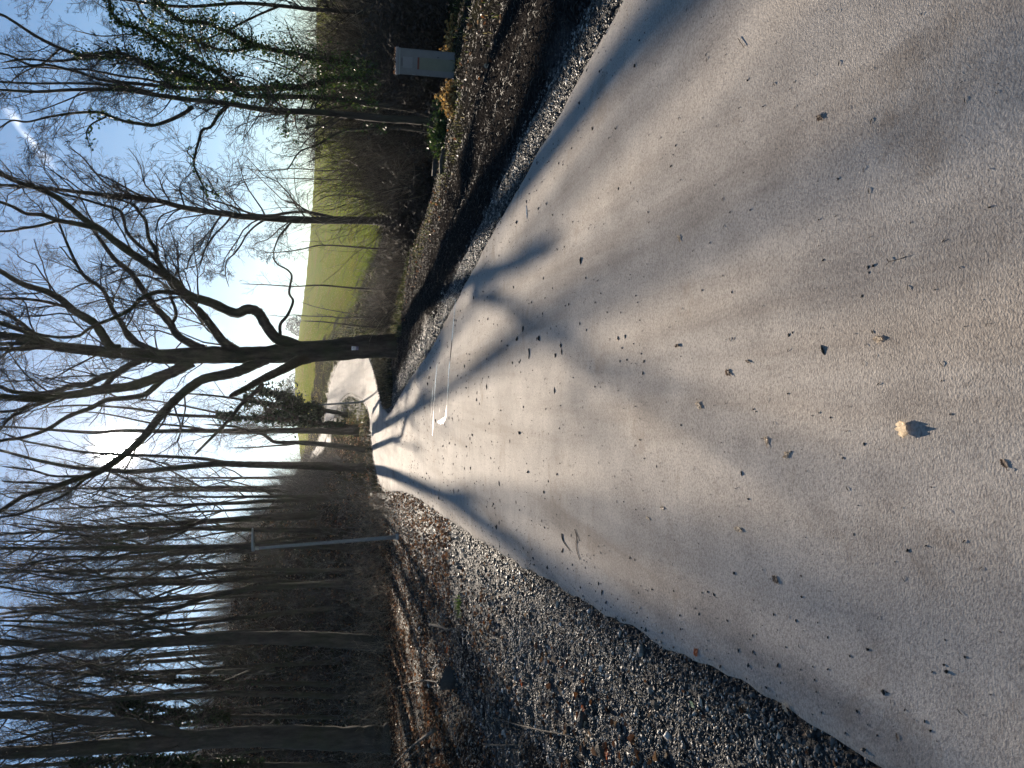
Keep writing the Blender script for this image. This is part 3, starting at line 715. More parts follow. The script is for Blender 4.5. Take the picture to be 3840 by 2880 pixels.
# --- trunks on the left bank above the bend
def banktree(D, limbs, label, seed, barkm='bark', per=1.2, kt=3, rootz=4, k=(5, 4), rm=.0048, ls=1.0, flare=1.3, ivy=None, group='trees on the left bank'):
    rng = np.random.default_rng(seed); T = Tree(D, rng)
    for i, (path, w0, w1, dy) in enumerate(limbs): T.limb(path, w0, w1, dy, D if i == 0 else None)
    flared(T, flare, 4)
    cg, _ = crown_geo(T.limbs, rng, per * 1.3, k[0], k[1], kt, ls, rootz=rootz, rmin=rm * .8, up=.07)
    iv = ivy_geo(T.limbs, rng, *ivy) if ivy else None
    return place(T, 'ivy_tree' if ivy else 'bare_tree', label, 'tree', group, trunk_geo(T.limbs), cg, iv, barkm, 'ivy_dark')
banktree(42, [
 ([(1368, 1756), (1300, 1752), (1216, 1748), (1036, 1744), (900, 1741), (814, 1739), (678, 1753), (542, 1766), (470, 1768), (407, 1762), (316, 1757), (249, 1748), (136, 1725), (0, 1689), (-120, 1670)], 34, 7, 1),
 ([(900, 1741), (830, 1732), (768, 1721), (633, 1712), (520, 1707), (429, 1703), (350, 1698), (271, 1689), (158, 1667), (90, 1653), (0, 1620)], 14, 6, 2)],
 'thickest mossy forked trunk on the left bank, nearly below the sun', 61, per=.6, ls=1.2, rootz=6)
banktree(44, [
 ([(1375, 1690), (1340, 1683), (1262, 1671), (1126, 1660), (1036, 1658), (1010, 1645), (985, 1628), (940, 1618), (880, 1600), (760, 1590)], 24, 6, 1),
 ([(1126, 1660), (1080, 1668), (1020, 1672), (950, 1678), (860, 1680)], 8, 4, 1)],
 'knotty leaning trunk on the left bank that bends toward its neighbour halfway up', 62, per=.5, rootz=5)
banktree(45, [
 ([(1330, 1620), (1307, 1618), (1171, 1615), (1036, 1615), (900, 1617), (723, 1615), (588, 1617), (452, 1615), (362, 1622), (250, 1616), (120, 1606), (0, 1600), (-100, 1600)], 26, 6, 1),
 ([(800, 1616), (700, 1600), (560, 1585), (440, 1560), (330, 1545), (200, 1550)], 9, 4, 1)],
 'straight trunk on the left bank running up just right of the sun', 63, per=.16, ls=.8, kt=0, rootz=5)
banktree(46, [
 ([(1325, 1605), (1280, 1598), (1216, 1590), (1126, 1579), (1013, 1570), (900, 1566), (800, 1562), (650, 1555), (480, 1530), (300, 1520), (150, 1530)], 20, 5, 1),
 ([(900, 1566), (800, 1545), (680, 1520), (560, 1500), (440, 1490)], 9, 4, 1)],
 'dark ivy-wrapped stem close behind the straight trunk below the sun', 64, per=.8, ls=1.1, rootz=4, ivy=(260, .28, .12, 1.5, 9))
banktree(50, [
 ([(1290, 1555), (1271, 1549), (1225, 1540), (1171, 1527), (1126, 1524), (1036, 1520), (950, 1505), (850, 1490), (760, 1480), (600, 1470)], 17, 4, 1),
 ([(1225, 1540), (1200, 1560), (1150, 1572), (1080, 1565), (1000, 1550)], 7, 3, 1),
 ([(1126, 1524), (1090, 1500), (1050, 1480), (1000, 1470), (960, 1462)], 7, 3, 1)],
 'low evergreen ivy tree leaning over the gravel lens at the hairpin', 65, ls=1.1, rootz=2, ivy=(900, .62, .13, 3.2, 8.0))
# two stout trunks left, near the verge
banktree(31, [
 ([(1462, 2424), (1400, 2414), (1352, 2408), (1171, 2396), (1000, 2392), (829, 2395), (678, 2402), (542, 2412), (362, 2420), (181, 2419), (80, 2412), (0, 2408), (-150, 2400), (-300, 2400)], 62, 14, .5),
 ([(300, 2420), (226, 2432), (136, 2446), (60, 2462), (0, 2468), (-100, 2480)], 22, 10, 1),
 ([(760, 2400), (690, 2372), (620, 2360), (540, 2345), (430, 2330), (300, 2322), (180, 2300), (60, 2290)], 15, 6, 1.5),
 ([(420, 2420), (340, 2385), (260, 2372), (180, 2362), (90, 2350), (0, 2345)], 14, 7, -1),
 ([(560, 2415), (500, 2440), (440, 2480), (380, 2500), (330, 2490), (240, 2520), (120, 2560)], 10, 4, -1),
 ([(700, 2404), (720, 2450), (765, 2490), (800, 2484), (850, 2462), (880, 2465)], 8, 4, -.5)],
 'stout smooth brown trunk left of the street lamp', 71, 'bark_brown', .9, 3, 5.5, ls=1.0, flare=1.35, rm=.006)
banktree(28.5, [
 ([(1462, 2766), (1400, 2770), (1307, 2772), (1081, 2763), (904, 2763), (768, 2772), (700, 2780), (588, 2790), (500, 2795), (407, 2799), (181, 2817), (0, 2826), (-150, 2830), (-300, 2835)], 96, 26, .3),
 ([(760, 2768), (690, 2760), (640, 2748), (588, 2736), (497, 2713), (362, 2704), (181, 2690), (80, 2684), (0, 2681), (-120, 2670)], 44, 20, 1),
 ([(320, 2700), (250, 2725), (160, 2745), (80, 2770), (0, 2790)], 12, 6, -1), ([(560, 2728), (500, 2740), (400, 2748), (300, 2752), (150, 2735)], 10, 5, 1)],
 'stoutest brown trunk, forking at mid height, at the left border of the view', 72, 'bark_brown', .9, 3, 5.5, ls=1.0, flare=1.25, rm=.006)
banktree(38, [
 ([(1400, 2058), (1300, 2052), (1100, 2048), (900, 2050), (678, 2051), (452, 2051), (271, 2055), (0, 2055), (-200, 2055)], 24, 7, .5),
 ([(680, 2051), (600, 2062), (520, 2070), (440, 2085), (380, 2090), (260, 2088), (120, 2110), (0, 2160)], 11, 5, 1),
 ([(800, 2050), (720, 2072), (690, 2095), (640, 2120), (560, 2160), (450, 2200), (300, 2240)], 9, 4, -1),
 ([(520, 2050), (420, 2030), (330, 2010), (220, 2000), (100, 1980), (0, 1960)], 9, 4, 1)],
 'straight dark tree rising right behind the nearest street lamp', 73, ls=1.3, rootz=6)
banktree(41, [
 ([(1340, 2200), (1100, 2185), (904, 2175), (723, 2189), (542, 2189), (384, 2207), (271, 2225), (136, 2222), (0, 2200), (-150, 2190)], 22, 6, .5),
 ([(640, 2190), (560, 2176), (480, 2170), (384, 2172), (300, 2176), (160, 2160), (0, 2120)], 9, 4, 1),
 ([(723, 2189), (640, 2215), (560, 2245), (470, 2250), (380, 2250), (200, 2270)], 9, 4, 1)],
 'gently curved dark tree between the street lamp and the stout smooth trunk', 74, ls=1.2, rootz=6)
banktree(40, [
 ([(1360, 2150), (1200, 2140), (1040, 2136), (904, 2134), (768, 2150), (678, 2166), (560, 2170), (420, 2166), (250, 2150), (100, 2140), (-100, 2130)], 16, 5, .5)],
 'thin dark stem next to the gently curved one, on its right', 75, ls=1.2, rootz=6)
banktree(39, [
 ([(1380, 2180), (1200, 2192), (1040, 2200), (904, 2213), (768, 2243), (700, 2268), (633, 2288), (497, 2329), (362, 2338), (226, 2335), (100, 2330), (-100, 2325)], 26, 6, .5),
 ([(633, 2288), (560, 2280), (430, 2276), (300, 2272), (180, 2240), (60, 2220)], 10, 4, 1),
 ([(700, 2268), (600, 2300), (500, 2302), (380, 2292), (250, 2300), (100, 2290)], 9, 4, -1)],
 'slanting dark tree crossing behind the stout smooth trunk from its right', 76, ls=1.2, rootz=6)
banktree(42, [
 ([(1380, 2570), (1200, 2565), (1000, 2562), (859, 2559), (723, 2557), (588, 2555), (480, 2545), (407, 2537), (300, 2525), (226, 2510), (100, 2500), (-100, 2480)], 22, 6, .5),
 ([(859, 2559), (830, 2544), (780, 2540), (690, 2548), (588, 2540), (407, 2522), (300, 2490), (200, 2450)], 9, 4, 1)],
 'twisting paired stem midway between the two stout brown trunks', 77, ls=1.2, rootz=6, ivy=(90, .15, .1, 6, 14))
banktree(40, [
 ([(1390, 2612), (1200, 2608), (1000, 2602), (859, 2600), (723, 2606), (633, 2609), (520, 2616), (407, 2623), (270, 2632), (136, 2636), (0, 2636), (-150, 2640)], 26, 8, .5),
 ([(407, 2623), (330, 2600), (250, 2590), (150, 2560), (60, 2520), (0, 2500)], 10, 4, 1),
 ([(350, 2626), (270, 2655), (180, 2670), (90, 2690)], 9, 4, 1)],
 'straight medium tree just right of the stoutest trunk, without ivy', 78, ls=1.2, rootz=6)
banktree(41, [
 ([(1390, 2690), (1200, 2690), (1000, 2688), (768, 2686), (600, 2690), (500, 2684), (400, 2660), (280, 2655), (100, 2640), (-100, 2630)], 18, 5, .5),
 ([(700, 2686), (640, 2660), (560, 2650), (480, 2640), (350, 2650)], 8, 4, 1)],
 'ivy-hung dark tree seen in the gap just right of the stoutest trunk', 79, ls=1.1, rootz=5, ivy=(420, .28, .11, 7.5, 13))
banktree(38, [
 ([(1400, 2880), (1200, 2876), (1000, 2872), (760, 2868), (600, 2856), (450, 2850), (330, 2858), (200, 2866), (0, 2876)], 30, 12, .5),
 ([(760, 2868), (640, 2890), (500, 2900), (350, 2895)], 12, 8, 1)],
 'ivy-hung dark tree cut by the left border of the view', 80, ls=1.1, rootz=5, ivy=(500, .36, .11, 5.5, 14))

# --- the wood on the left hillside and behind the bend: copies of a few bare trees
def wood_tree(seed, H, r0, lean, forks, label):
    rng = np.random.default_rng(seed)
    n = 16; t = np.linspace(0, 1, n); p = np.stack([lean[0] * t * H * .1 + rng.normal(0, .05, n).cumsum() * .5, lean[1] * t * H * .1 + rng.normal(0, .05, n).cumsum() * .5, t * H], 1)
    p -= p[0]; r = r0 * (1 - .85 * t ** .9) * (1 + rng.normal(0, .03, n)); r[0] *= 1.4; r[1] *= 1.1
    p[0, 2] = -.5
    limbs = [(p, r)]
    m = forks
    i = rng.integers(5, n - 2, m); az = rng.uniform(0, 2 * np.pi, m); el = rng.uniform(.75, 1.2, m)
    d = np.stack([np.cos(az) * np.cos(el), np.sin(az) * np.cos(el), np.sin(el)], 1)
    Lm = (H - p[i][:, 2]) * rng.uniform(.45, .9, m)
    lp, lr = grow(p[i], d, Lm, r[i] * .6, 9, .11, .10, rng, .25)
    for a, b in zip(lp, lr): limbs.append((a, b))
    g = Geo(); g.tubes(p[None], r[None], 8); g.tubes(lp, np.maximum(lr, .012), 5)
    cg, _ = crown_geo(limbs, rng, 1.1, 5, 4, 2, 1.15, rootz=H * .30, rmin=.0055, up=.08, r0max=.035)
    root = thing('woodland_tree', label, 'tree', (0, 0, 0), 'bare trees of the hillside wood')
    link('trunk', g.mesh('trunk', M['bark'], True), root); link('crown', cg.mesh('crown', M['twig']), root)
    return root
protos = [wood_tree(91, 17, .19, (.3, 0), 10, ''), wood_tree(92, 19, .24, (-.5, .2), 13, ''), wood_tree(93, 15, .13, (.2, .4), 8, ''), wood_tree(94, 18, .17, (.7, -.2), 11, ''), wood_tree(95, 16, .12, (-.3, -.2), 9, '')]
def copy_tree(o):
    c = o.copy(); COL.objects.link(c)
    for ch in o.children:
        k = ch.copy(); COL.objects.link(k); k.parent = c
    return c
rng = np.random.default_rng(5)
spots = []   # (photo Y of the foot, distance)
for Yp in np.arange(1640, 2900, 25): spots.append((Yp + rng.uniform(-14, 14), rng.uniform(50, 84)))
for Yp in np.arange(1880, 2960, 125): spots.append((Yp + rng.uniform(-25, 25), rng.uniform(40, 52)))
for Yp in np.arange(1540, 1720, 24): spots.append((Yp + rng.uniform(-8, 8), rng.uniform(62, 76) if Yp > 1600 else rng.uniform(112, 130)))
used = set()
spots = [q for q in spots if not (1630 < q[0] < 1770 and q[1] < 90)]
for j, (Yp, D) in enumerate(spots):
    a = (1440 - Yp) / 2948; k = j % 5
    o = protos[k] if k not in used else copy_tree(protos[k]); used.add(k)
    x = a * D; sc = rng.uniform(.75, 1.15) * (.8 if D < 52 else (1.3 if j % 3 else 1.0)) * (.7 if Yp < 1720 else 1)
    o.location = (x, D, zg(x, D) - .1); o.rotation_euler = (0, 0, rng.uniform(0, 6.28)); o.scale = (sc, sc, sc * rng.uniform(.9, 1.15))
    lab = 'slender bare tree on the slope of the hillside wood left of the path' if D < 52 else ('slender bare tree high on the ridge of the hillside wood' if Yp >= 1840 else 'slender bare tree in the thicket behind the trunks of the left bank')
    o['label'] = lab; o['group'] = 'bare trees of the hillside wood, ' + ('on the slope' if D < 52 else ('on the ridge' if Yp >= 1840 else 'in the thicket'))

# distant round trees on the horizon
def bush_crown(seed, w, h, n):
    rng = np.random.default_rng(seed); g = Geo()
    v = rng.normal(0, 1, (n, 3)); v = unit(v) * rng.uniform(.35, 1, (n, 1)) ** .6
    lob = fbm(v[:, 0] * 2.5 + seed, v[:, 2] * 2.5, 3)[:, None]
    v = v * (1 + lob * .6) * np.array([w / 2, w / 2, h / 2]) + np.array([0, 0, h * .62])
    leaves_on(v, .26, rng, g)
    return g
for lab, X, Y, D, w, h, sd in (('small round bluish tree alone on the horizon above the pasture', 1140, 1222, 290, 7, 8, 1), ('faint pale treetop on the horizon left of the massive trunk', 1103, 1462, 290, 11, 9, 2), ('low distant tree clump on the horizon between the ivy-clad group and the slender tree', 1190, 560, 290, 22, 5, 3)):
    b = P(X, Y, D); b = (b[0], b[1], b[2] - h * .55 + (0 if sd > 1 else 1.6))
    r = thing('distant_tree', lab, 'tree', b)
    g = Geo(); q = np.array([[[0, 0, -.5], [0, 0, h * .3], [0, 0, h * .6]]]); g.tubes(q, np.array([[.35, .28, .15]]), 6); link('trunk', g.mesh('trunk', M['bark']), r)
    link('crown', bush_crown(sd, w, h, 2600).mesh('crown', M['distant'] if 'distant' in M else M['twig']), r)
#END

HAZE = .0001
# ---------------------------------------------------------------- ground point under a pixel
def G(X, Y, lift=0.0, road=True):
    D = 5.0
    for _ in range(40):
        p = P(X, Y, D); z = (zpath(p[0], D) if road else zg(p[0], D)) + lift
        d = cF + cR * ((1440 - Y) / FPX) + cU * ((1920 - X) / FPX)
        Dn = (z - EYE) / (d.z / d.y) if d.z < 0 else D
        D = D * .4 + max(1.0, min(Dn, 60)) * .6
    p = P(X, Y, D)
    return np.array([p[0], D, z])

# ---------------------------------------------------------------- undergrowth
def brush(points, hts, rng, r0=.009, rmin=.0035, k=4, spread=.5, upd=.06):
    g = Geo(); n = len(points)
    az = rng.uniform(0, 6.283, n); tl = np.abs(rng.normal(0, spread, n))
    d = np.stack([np.cos(az) * np.sin(tl), np.sin(az) * np.sin(tl), np.cos(tl)], 1)
    p, r = grow(points, d, hts, np.full(n, r0) * rng.uniform(.6, 1.5, n), 7, .17, upd - .10, rng, .4); g.tubes(p, np.maximum(r, rmin), 3)
    a, b, c, dd = children(p, r, k, rng, plen=hts, up=.05, lenf=(.2, .5)); p2, r2 = grow(a, b, c, np.maximum(dd, rmin), 4, .22, -.02, rng, .5); g.tubes(p2, np.maximum(r2, rmin * .8), 3)
    return g, p, p2
def scatter(n, fx, rng):
    """fx(rng, n) -> x, y ; returns points on the ground"""
    x, y = fx(rng, n); z = zground(x, y); return np.stack([x, y, z], 1)
def wedge(Y0, Y1, y0, y1, pw=1.0):
    def f(rng, n):
        y = y0 + (y1 - y0) * rng.random(n) ** pw; a = (1440 - rng.uniform(Y0, Y1, n)) / 2948
        return a * y, y
    return f
rng = np.random.default_rng(101)
pt = scatter(1300, wedge(1850, 2960, 27, 36), rng); g, p1, p2 = brush(pt, rng.uniform(.3, 1.5, len(pt)), rng, .006, .003, 6, .5)
link('undergrowth', g.mesh('undergrowth_verge', M['scrub']), kind='stuff', label='thin brown stems at the foot of the wooded slope')
# tall scrub filling the hollow on the right
pt = scatter(6000, wedge(-60, 740, 19, 72, 1.0), rng)
dn = fbm(pt[:, 0] * .35, pt[:, 1] * .35, 3); pt = pt[dn > -.32]
h = np.clip(3.9 + fbm(pt[:, 0] * .2, pt[:, 1] * .2, 2) * 2 + rng.normal(0, .5, len(pt)), 1.2, 5) * np.where(pt[:, 1] < 24, .65, 1)
g, p1, p2 = brush(pt, h, rng, .011, .0038, 7, .38)
link('scrub', g.mesh('scrub', M['scrub']), kind='stuff', label='tangled brown leafless scrub filling the hollow behind the cabinet')
pt = scatter(2600, wedge(720, 1210, 25, 64, 1.0), rng); h = rng.uniform(.5, 1.9, len(pt))
g, p1, p2 = brush(pt, h, rng, .009, .0038, 6, .5)
link('scrub', g.mesh('scrub_low', M['scrub']), kind='stuff', label='low brown scrub in the dark hollow below the pasture')
pt = scatter(2600, wedge(-80, 500, 19.5, 30), rng); g, p1, p2 = brush(pt, rng.uniform(2.6, 4.6, len(pt)), rng, .010, .0036, 8, .28)
link('scrub', g.mesh('scrub_tall', M['scrub']), kind='stuff', label='tall dense brown scrub behind the ivy-clad trees')
pt = scatter(1500, wedge(1800, 2960, 71, 84), rng); g, p1, p2 = brush(pt, rng.uniform(1.2, 3.6, len(pt)), rng, .014, .007, 7, .4)
link('undergrowth', g.mesh('undergrowth_ridge', M['scrub_grey']), kind='stuff', label='ragged brushwood along the ridge of the wooded hillside')
# dark dense hedge under the scrub at the right border
pt = scatter(1500, wedge(-40, 330, 15, 21), rng); g, p1, p2 = brush(pt, rng.uniform(.9, 1.9, len(pt)), rng, .010, .004, 9, .7, 0)
leaves_on(p2[:, 2], .05, rng, g)
link('bramble_thicket', g.mesh('bramble_thicket', M['twig']), kind='stuff', label='dark bramble thicket behind the sunlit dry leaves at the right border')
# thicket and leaf-strewn slope of the left hillside
pt = scatter(3600, wedge(1780, 2960, 35, 82, .9), rng); h = rng.uniform(.4, 1.6, len(pt)) * np.where(pt[:, 1] > 60, 1.5, 1)
g, p1, p2 = brush(pt, h, rng, .010, .0055, 5, .6)
link('undergrowth', g.mesh('undergrowth', M['scrub_grey']), kind='stuff', label='thin brown undergrowth covering the shaded hillside on the left')
pt = scatter(700, wedge(1715, 1850, 58, 80), rng); g, p1, p2 = brush(pt, rng.uniform(1, 3.6, len(pt)), rng, .012, .006, 7, .4)
link('undergrowth', g.mesh('undergrowth_bend', M['scrub_grey']), kind='stuff', label='brown undergrowth between the trunks of the left bank')
def flat_leaves(pos, size, rng, g, tilt=.45):
    n = len(pos); az = rng.uniform(0, 6.283, n)
    nd = unit(np.stack([rng.normal(0, tilt, n), rng.normal(0, tilt, n), np.ones(n)], 1)); t = unit(np.cross(nd, np.stack([np.cos(az), np.sin(az), np.zeros(n)], 1))); b = np.cross(nd, t)
    s = (size * rng.uniform(.55, 1.35, n))[:, None]; fo = rng.uniform(.1, .5, n)[:, None]
    A = pos - t * s * .5; B = pos + t * s * .5; m1 = pos - t * s * .15 + nd * s * .03; m2 = pos + t * s * .22
    L1 = pos - t * s * .18 + b * s * .32 + nd * s * fo; L2 = pos + t * s * .2 + b * s * .27 + nd * s * fo * .8
    R1 = pos - t * s * .15 - b * s * .32 + nd * s * fo * .7; R2 = pos + t * s * .22 - b * s * .26 + nd * s * fo
    v = np.stack([A, L1, L2, B, R2, R1], 1).reshape(-1, 3); k = np.arange(n)[:, None] * 6
    g.add(v, np.concatenate([k + [0, 1, 2, 3], k + [0, 3, 4, 5]]))
g = Geo(); pt = scatter(9000, wedge(1560, 2980, 30, 80, .8), rng); d_, s_ = road_dist(pt[:, 0], pt[:, 1]); pt = pt[d_ > .4]; flat_leaves(pt + [0, 0, .05], .15, rng, g, .8)
link('leaf_litter', g.mesh('leaf_litter_hill', M['litter']), kind='stuff', label='dead leaves covering the shaded hillside')
g = Geo(); pt = scatter(15000, wedge(1780, 2960, 12, 36, .9), rng); flat_leaves(pt + [0, 0, .02], .065, rng, g, .7)
link('leaf_litter', g.mesh('leaf_litter_bank', M['litter']), kind='stuff', label='dead leaves on the far left verge')
# bramble mound beneath the slender tree
def mound(name, label, cat, c, rx, ry, h, n, rng, mtl, leafm=None, lsz=.04, group=None):
    root = thing(name, label, cat, tuple(c), group)
    a = rng.uniform(0, 6.283, n); q = np.sqrt(rng.random(n)); pts_ = np.stack([np.cos(a) * q * rx * .6, np.sin(a) * q * ry * .6, np.full(n, -.05)], 1)
    hh = h * rng.uniform(.6, 1.25, n) * (1.1 - q * .4); g, p1, p2 = brush(pts_, hh, rng, .007, .003, 8, .75, -.06)
    link('stems', g.mesh('stems', mtl), root)
    if leafm:
        g = Geo(); leaves_on(np.vstack([p2[:, 2], p2[:, 3], p1[:, 5]]), lsz, rng, g); link('leaves', g.mesh('leaves', leafm), root)
    return root
c = P(1540, 800, 21.5); mound('bramble_bush', 'dark rounded bramble mound at the foot of the slender tree', 'bush', (c[0], 21.5, zg(c[0], 21.5)), 1.2, 1.0, 1.15, 420, rng, M['twig'], M['twig'], .05)
c = P(1560, 720, 19.5); mound('bramble_bush', 'lower dark bramble mound on the right flank of the larger mound', 'bush', (c[0], 19.5, zg(c[0], 19.5)), .8, .7, .65, 220, rng, M['twig'], M['twig'], .05)
c = P(1700, 370, 12.9); mound('dry_leaf_shrub', 'sunlit shrub of golden dead leaves on the left side of the cabinet', 'shrub', (c[0], 12.9, zg(c[0], 12.9)), .34, .3, .30, 90, rng, M['scrub'], M['gold'], .035)
c = P(1700, 212, 13.1); mound('dry_leaf_shrub', 'sunlit shrub of golden dead leaves touching the right side of the cabinet', 'shrub', (c[0], 13.1, zg(c[0], 13.1)), .26, .25, .28, 80, rng, M['scrub'], M['gold'], .03)
c = P(1690, 135, 13.4); mound('dry_leaf_shrub', 'low strip of golden dead leaves farther right of the cabinet, near the border', 'shrub', (c[0], 13.4, zg(c[0], 13.4)), .55, .3, .16, 90, rng, M['scrub'], M['gold'], .035)
c = P(1590, 470, 14.6); mound('bramble_bush', 'small reddish bramble tangle at the foot of the forked ivy-clad tree', 'bush', (c[0], 14.6, zg(c[0], 14.6)), .7, .5, .4, 140, rng, M['twig'], M['ivy'], .04)
# straw and grass on the right verge and beside the bend
def blades(pt, hmin, hmax, rng, g, w=.004, lean=.5):
    n = len(pt); az = rng.uniform(0, 6.283, n); h = rng.uniform(hmin, hmax, n); l = np.abs(rng.normal(0, lean, n))
    d = np.stack([np.cos(az) * np.sin(l), np.sin(az) * np.sin(l), np.cos(l)], 1); s = np.stack([-np.sin(az), np.cos(az), np.zeros(n)], 1) * (w * rng.uniform(.6, 1.4, n))[:, None]
    m_ = pt + d * (h * .55)[:, None]; e = pt + d * h[:, None] + np.stack([np.cos(az), np.sin(az), -.6 * np.ones(n)], 1) * (h * .18)[:, None]
    v = np.stack([pt - s, pt + s, m_ + s * .7, m_ - s * .7, e + s * .15, e - s * .15], 1).reshape(-1, 3); k = np.arange(n)[:, None] * 6
    g.add(v, np.concatenate([k + [0, 1, 2, 3], k + [3, 2, 4, 5]]))
def verge(side, d0, d1, y0, y1, pw=1.0):
    """points at a given distance from the path edge"""
    cy = RC[:, 1]; m_ = (cy > -3) & (cy < 33)
    def f(rng, n):
        y = y0 + (y1 - y0) * rng.random(n) ** pw
        cx = np.interp(y, cy[m_], RC[m_, 0]); w = np.interp(y, cy[m_], RC[m_, 2])
        return cx + side * (w + rng.uniform(d0, d1, n)), y
    return f
g = Geo(); pt = scatter(15000, verge(1, 2.6, 7.5, 6, 30, .8), rng); dn = fbm(pt[:, 0] * .9, pt[:, 1] * .9, 3); pt = pt[dn > -.12]; blades(pt, .02, .10, rng, g, .006, .8)
pt = scatter(7000, wedge(880, 1260, 24, 34), rng); blades(pt, .03, .16, rng, g, .009, .7)
link('grass', g.mesh('grass_right', M['grass']), kind='stuff', label='short dry grass and moss along the right verge')
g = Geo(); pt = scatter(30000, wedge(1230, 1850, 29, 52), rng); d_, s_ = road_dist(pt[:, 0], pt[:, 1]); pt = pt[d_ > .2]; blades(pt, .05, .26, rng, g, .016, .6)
link('grass', g.mesh('grass_bank', M['bank']), kind='stuff', label='grass darkened in colour for the shade on the bank where the path bends')
g = Geo()
pt = scatter(16000, wedge(1330, 1640, 48, 92), rng); d_, s_ = road_dist(pt[:, 0], pt[:, 1]); pt = pt[d_ > .3]; blades(pt, .05, .22, rng, g, .018, .6)
link('grass', g.mesh('grass_bend', M['grass']), kind='stuff', label='rough dry grass on the bank inside the bend')
g = Geo(); pt = scatter(12000, wedge(1000, 1330, 48, 90), rng); blades(pt, .06, .25, rng, g, .02, .6)
link('grass', g.mesh('grass_slope', M['grass']), kind='stuff', label='dry brown grass on the slope below the pasture')
g = Geo(); pt = scatter(26000, wedge(900, 1700, 92, 185, .8), rng); d_, s_ = road_dist(pt[:, 0], pt[:, 1]); pt = pt[d_ > 1]; blades(pt, .04, .13, rng, g, .03, .7)
link('grass', g.mesh('grass_pasture', M['pasture']), kind='stuff', label='sunlit green grass of the pasture on the far slope')

# ---------------------------------------------------------------- loose stones, chips, litter on the verges
OCT = np.array([[1, 0, 0], [-1, 0, 0], [0, 1, 0], [0, -1, 0], [0, 0, 1], [0, 0, -1]], float)
OF = np.array([[0, 2, 4], [2, 1, 4], [1, 3, 4], [3, 0, 4], [2, 0, 5], [1, 2, 5], [3, 1, 5], [0, 3, 5]])
CUB = np.array([[x, y, z] for x in (-1, 1) for y in (-1, 1) for z in (-1, 1)], float) * .62
CF = np.array([[0, 1, 3, 2], [4, 6, 7, 5], [0, 4, 5, 1], [2, 3, 7, 6], [0, 2, 6, 4], [1, 5, 7, 3]])
def stones(pos, sx, rng, g, el=1.5, flat=.6, cub=False):
    n = len(pos); A = CUB if cub else OCT; F = CF if cub else OF
    sc = np.stack([sx * rng.uniform(.7, el, n), sx * rng.uniform(.6, 1.1, n), sx * rng.uniform(flat * .6, flat * 1.3, n)], 1)
    v = A[None] * sc[:, None] + rng.normal(0, .16, (n, len(A), 3)) * sc[:, None]
    az = rng.uniform(0, 6.283, n); ti = rng.normal(0, .5, n); c, s = np.cos(ti), np.sin(ti)
    y2 = v[..., 1] * c[:, None] - v[..., 2] * s[:, None]; z2 = v[..., 1] * s[:, None] + v[..., 2] * c[:, None]
    ca, sa = np.cos(az)[:, None], np.sin(az)[:, None]
    v = np.stack([v[..., 0] * ca - y2 * sa, v[..., 0] * sa + y2 * ca, z2], -1) + pos[:, None]
    g.add(v.reshape(-1, 3), (F[None] + (np.arange(n) * len(A))[:, None, None]).reshape(-1, F.shape[1]))
def thin(pt, a, rng):
    # leave patches of bare soil between the stones
    d_, s_ = road_dist(pt[:, 0], pt[:, 1]); nn = fbm(pt[:, 0] * 1.7 + 3, pt[:, 1] * 1.7, 4)
    return pt[(nn + rng.normal(0, .08, len(pt)) > a * np.clip(d_ / .9, 0, 1.3) - .62)]
g = Geo()
pt = scatter(900, verge(-1, -.32, 0, 1.6, 12, 1.0), rng); d_, s_ = road_dist(pt[:, 0], pt[:, 1]); pt = pt[rng.random(len(pt)) < np.exp(d_ / .07)]; pt[:, 2] = zbase(pt[:, 0], pt[:, 1]) + .03; stones(pt, rng.lognormal(-5.2, .4, len(pt)), rng, g)
pt = thin(scatter(48000, verge(-1, -.09, 1.6, 1.6, 7.5, 1.0), rng), .12, rng); stones(pt + [0, 0, .004], rng.lognormal(-4.95, .42, len(pt)), rng, g)
pt = thin(scatter(22000, verge(-1, .0, 3.2, 7, 15, 1.0), rng), .14, rng); stones(pt + [0, 0, .005], rng.lognormal(-4.5, .4, len(pt)), rng, g)
pt = scatter(26000, verge(-1, .4, 3.4, 1.6, 9, 1.0), rng); stones(pt + [0, 0, .002], rng.lognormal(-5.1, .5, len(pt)), rng, g)
pt = scatter(7000, verge(-1, .0, 3.6, 15, 28, 1.0), rng); stones(pt + [0, 0, .005], rng.lognormal(-4.0, .4, len(pt)), rng, g)
pt = scatter(420, verge(-1, .1, 3.0, 2, 13, 1.0), rng); stones(pt + [0, 0, .008], rng.uniform(.014, .032, len(pt)), rng, g, 1.6, .6, True)
link('gravel', g.mesh('gravel_left', M['stones']), kind='stuff', label='loose dark and pale gravel along the left edge of the path')
g = Geo()
pt = scatter(22000, verge(1, -.04, .75, 3.5, 13, .8), rng); stones(pt + [0, 0, .004], rng.lognormal(-4.75, .4, len(pt)), rng, g)
pt = scatter(6000, verge(1, -.04, .8, 13, 33, 1.0), rng); stones(pt + [0, 0, .005], rng.lognormal(-4.1, .4, len(pt)), rng, g)
link('gravel', g.mesh('gravel_right', M['stones']), kind='stuff', label='loose bluish gravel along the right edge of the path')
g = Geo()
def chips(pt, L, w, rng, g, along=.5):
    n = len(pt); a = rng.normal(1.7, along, n); l = L * rng.uniform(.4, 1.5, n); tz = rng.normal(0, .12, n)
    d = np.stack([np.cos(a), np.sin(a), tz], 1) * l[:, None] / 2; m_ = pt + np.stack([np.zeros(n), np.zeros(n), l * .12], 1)
    g.tubes(np.stack([pt - d, m_, pt + d], 1), np.tile([[w * .6, w, w * .4]], (n, 1)) * rng.uniform(.5, 1.4, (n, 1)), 3)
pt = scatter(22000, verge(1, .7, 4.8, 5, 32, .9), rng); chips(pt + [0, 0, .01], .085, .005, rng, g, .6)
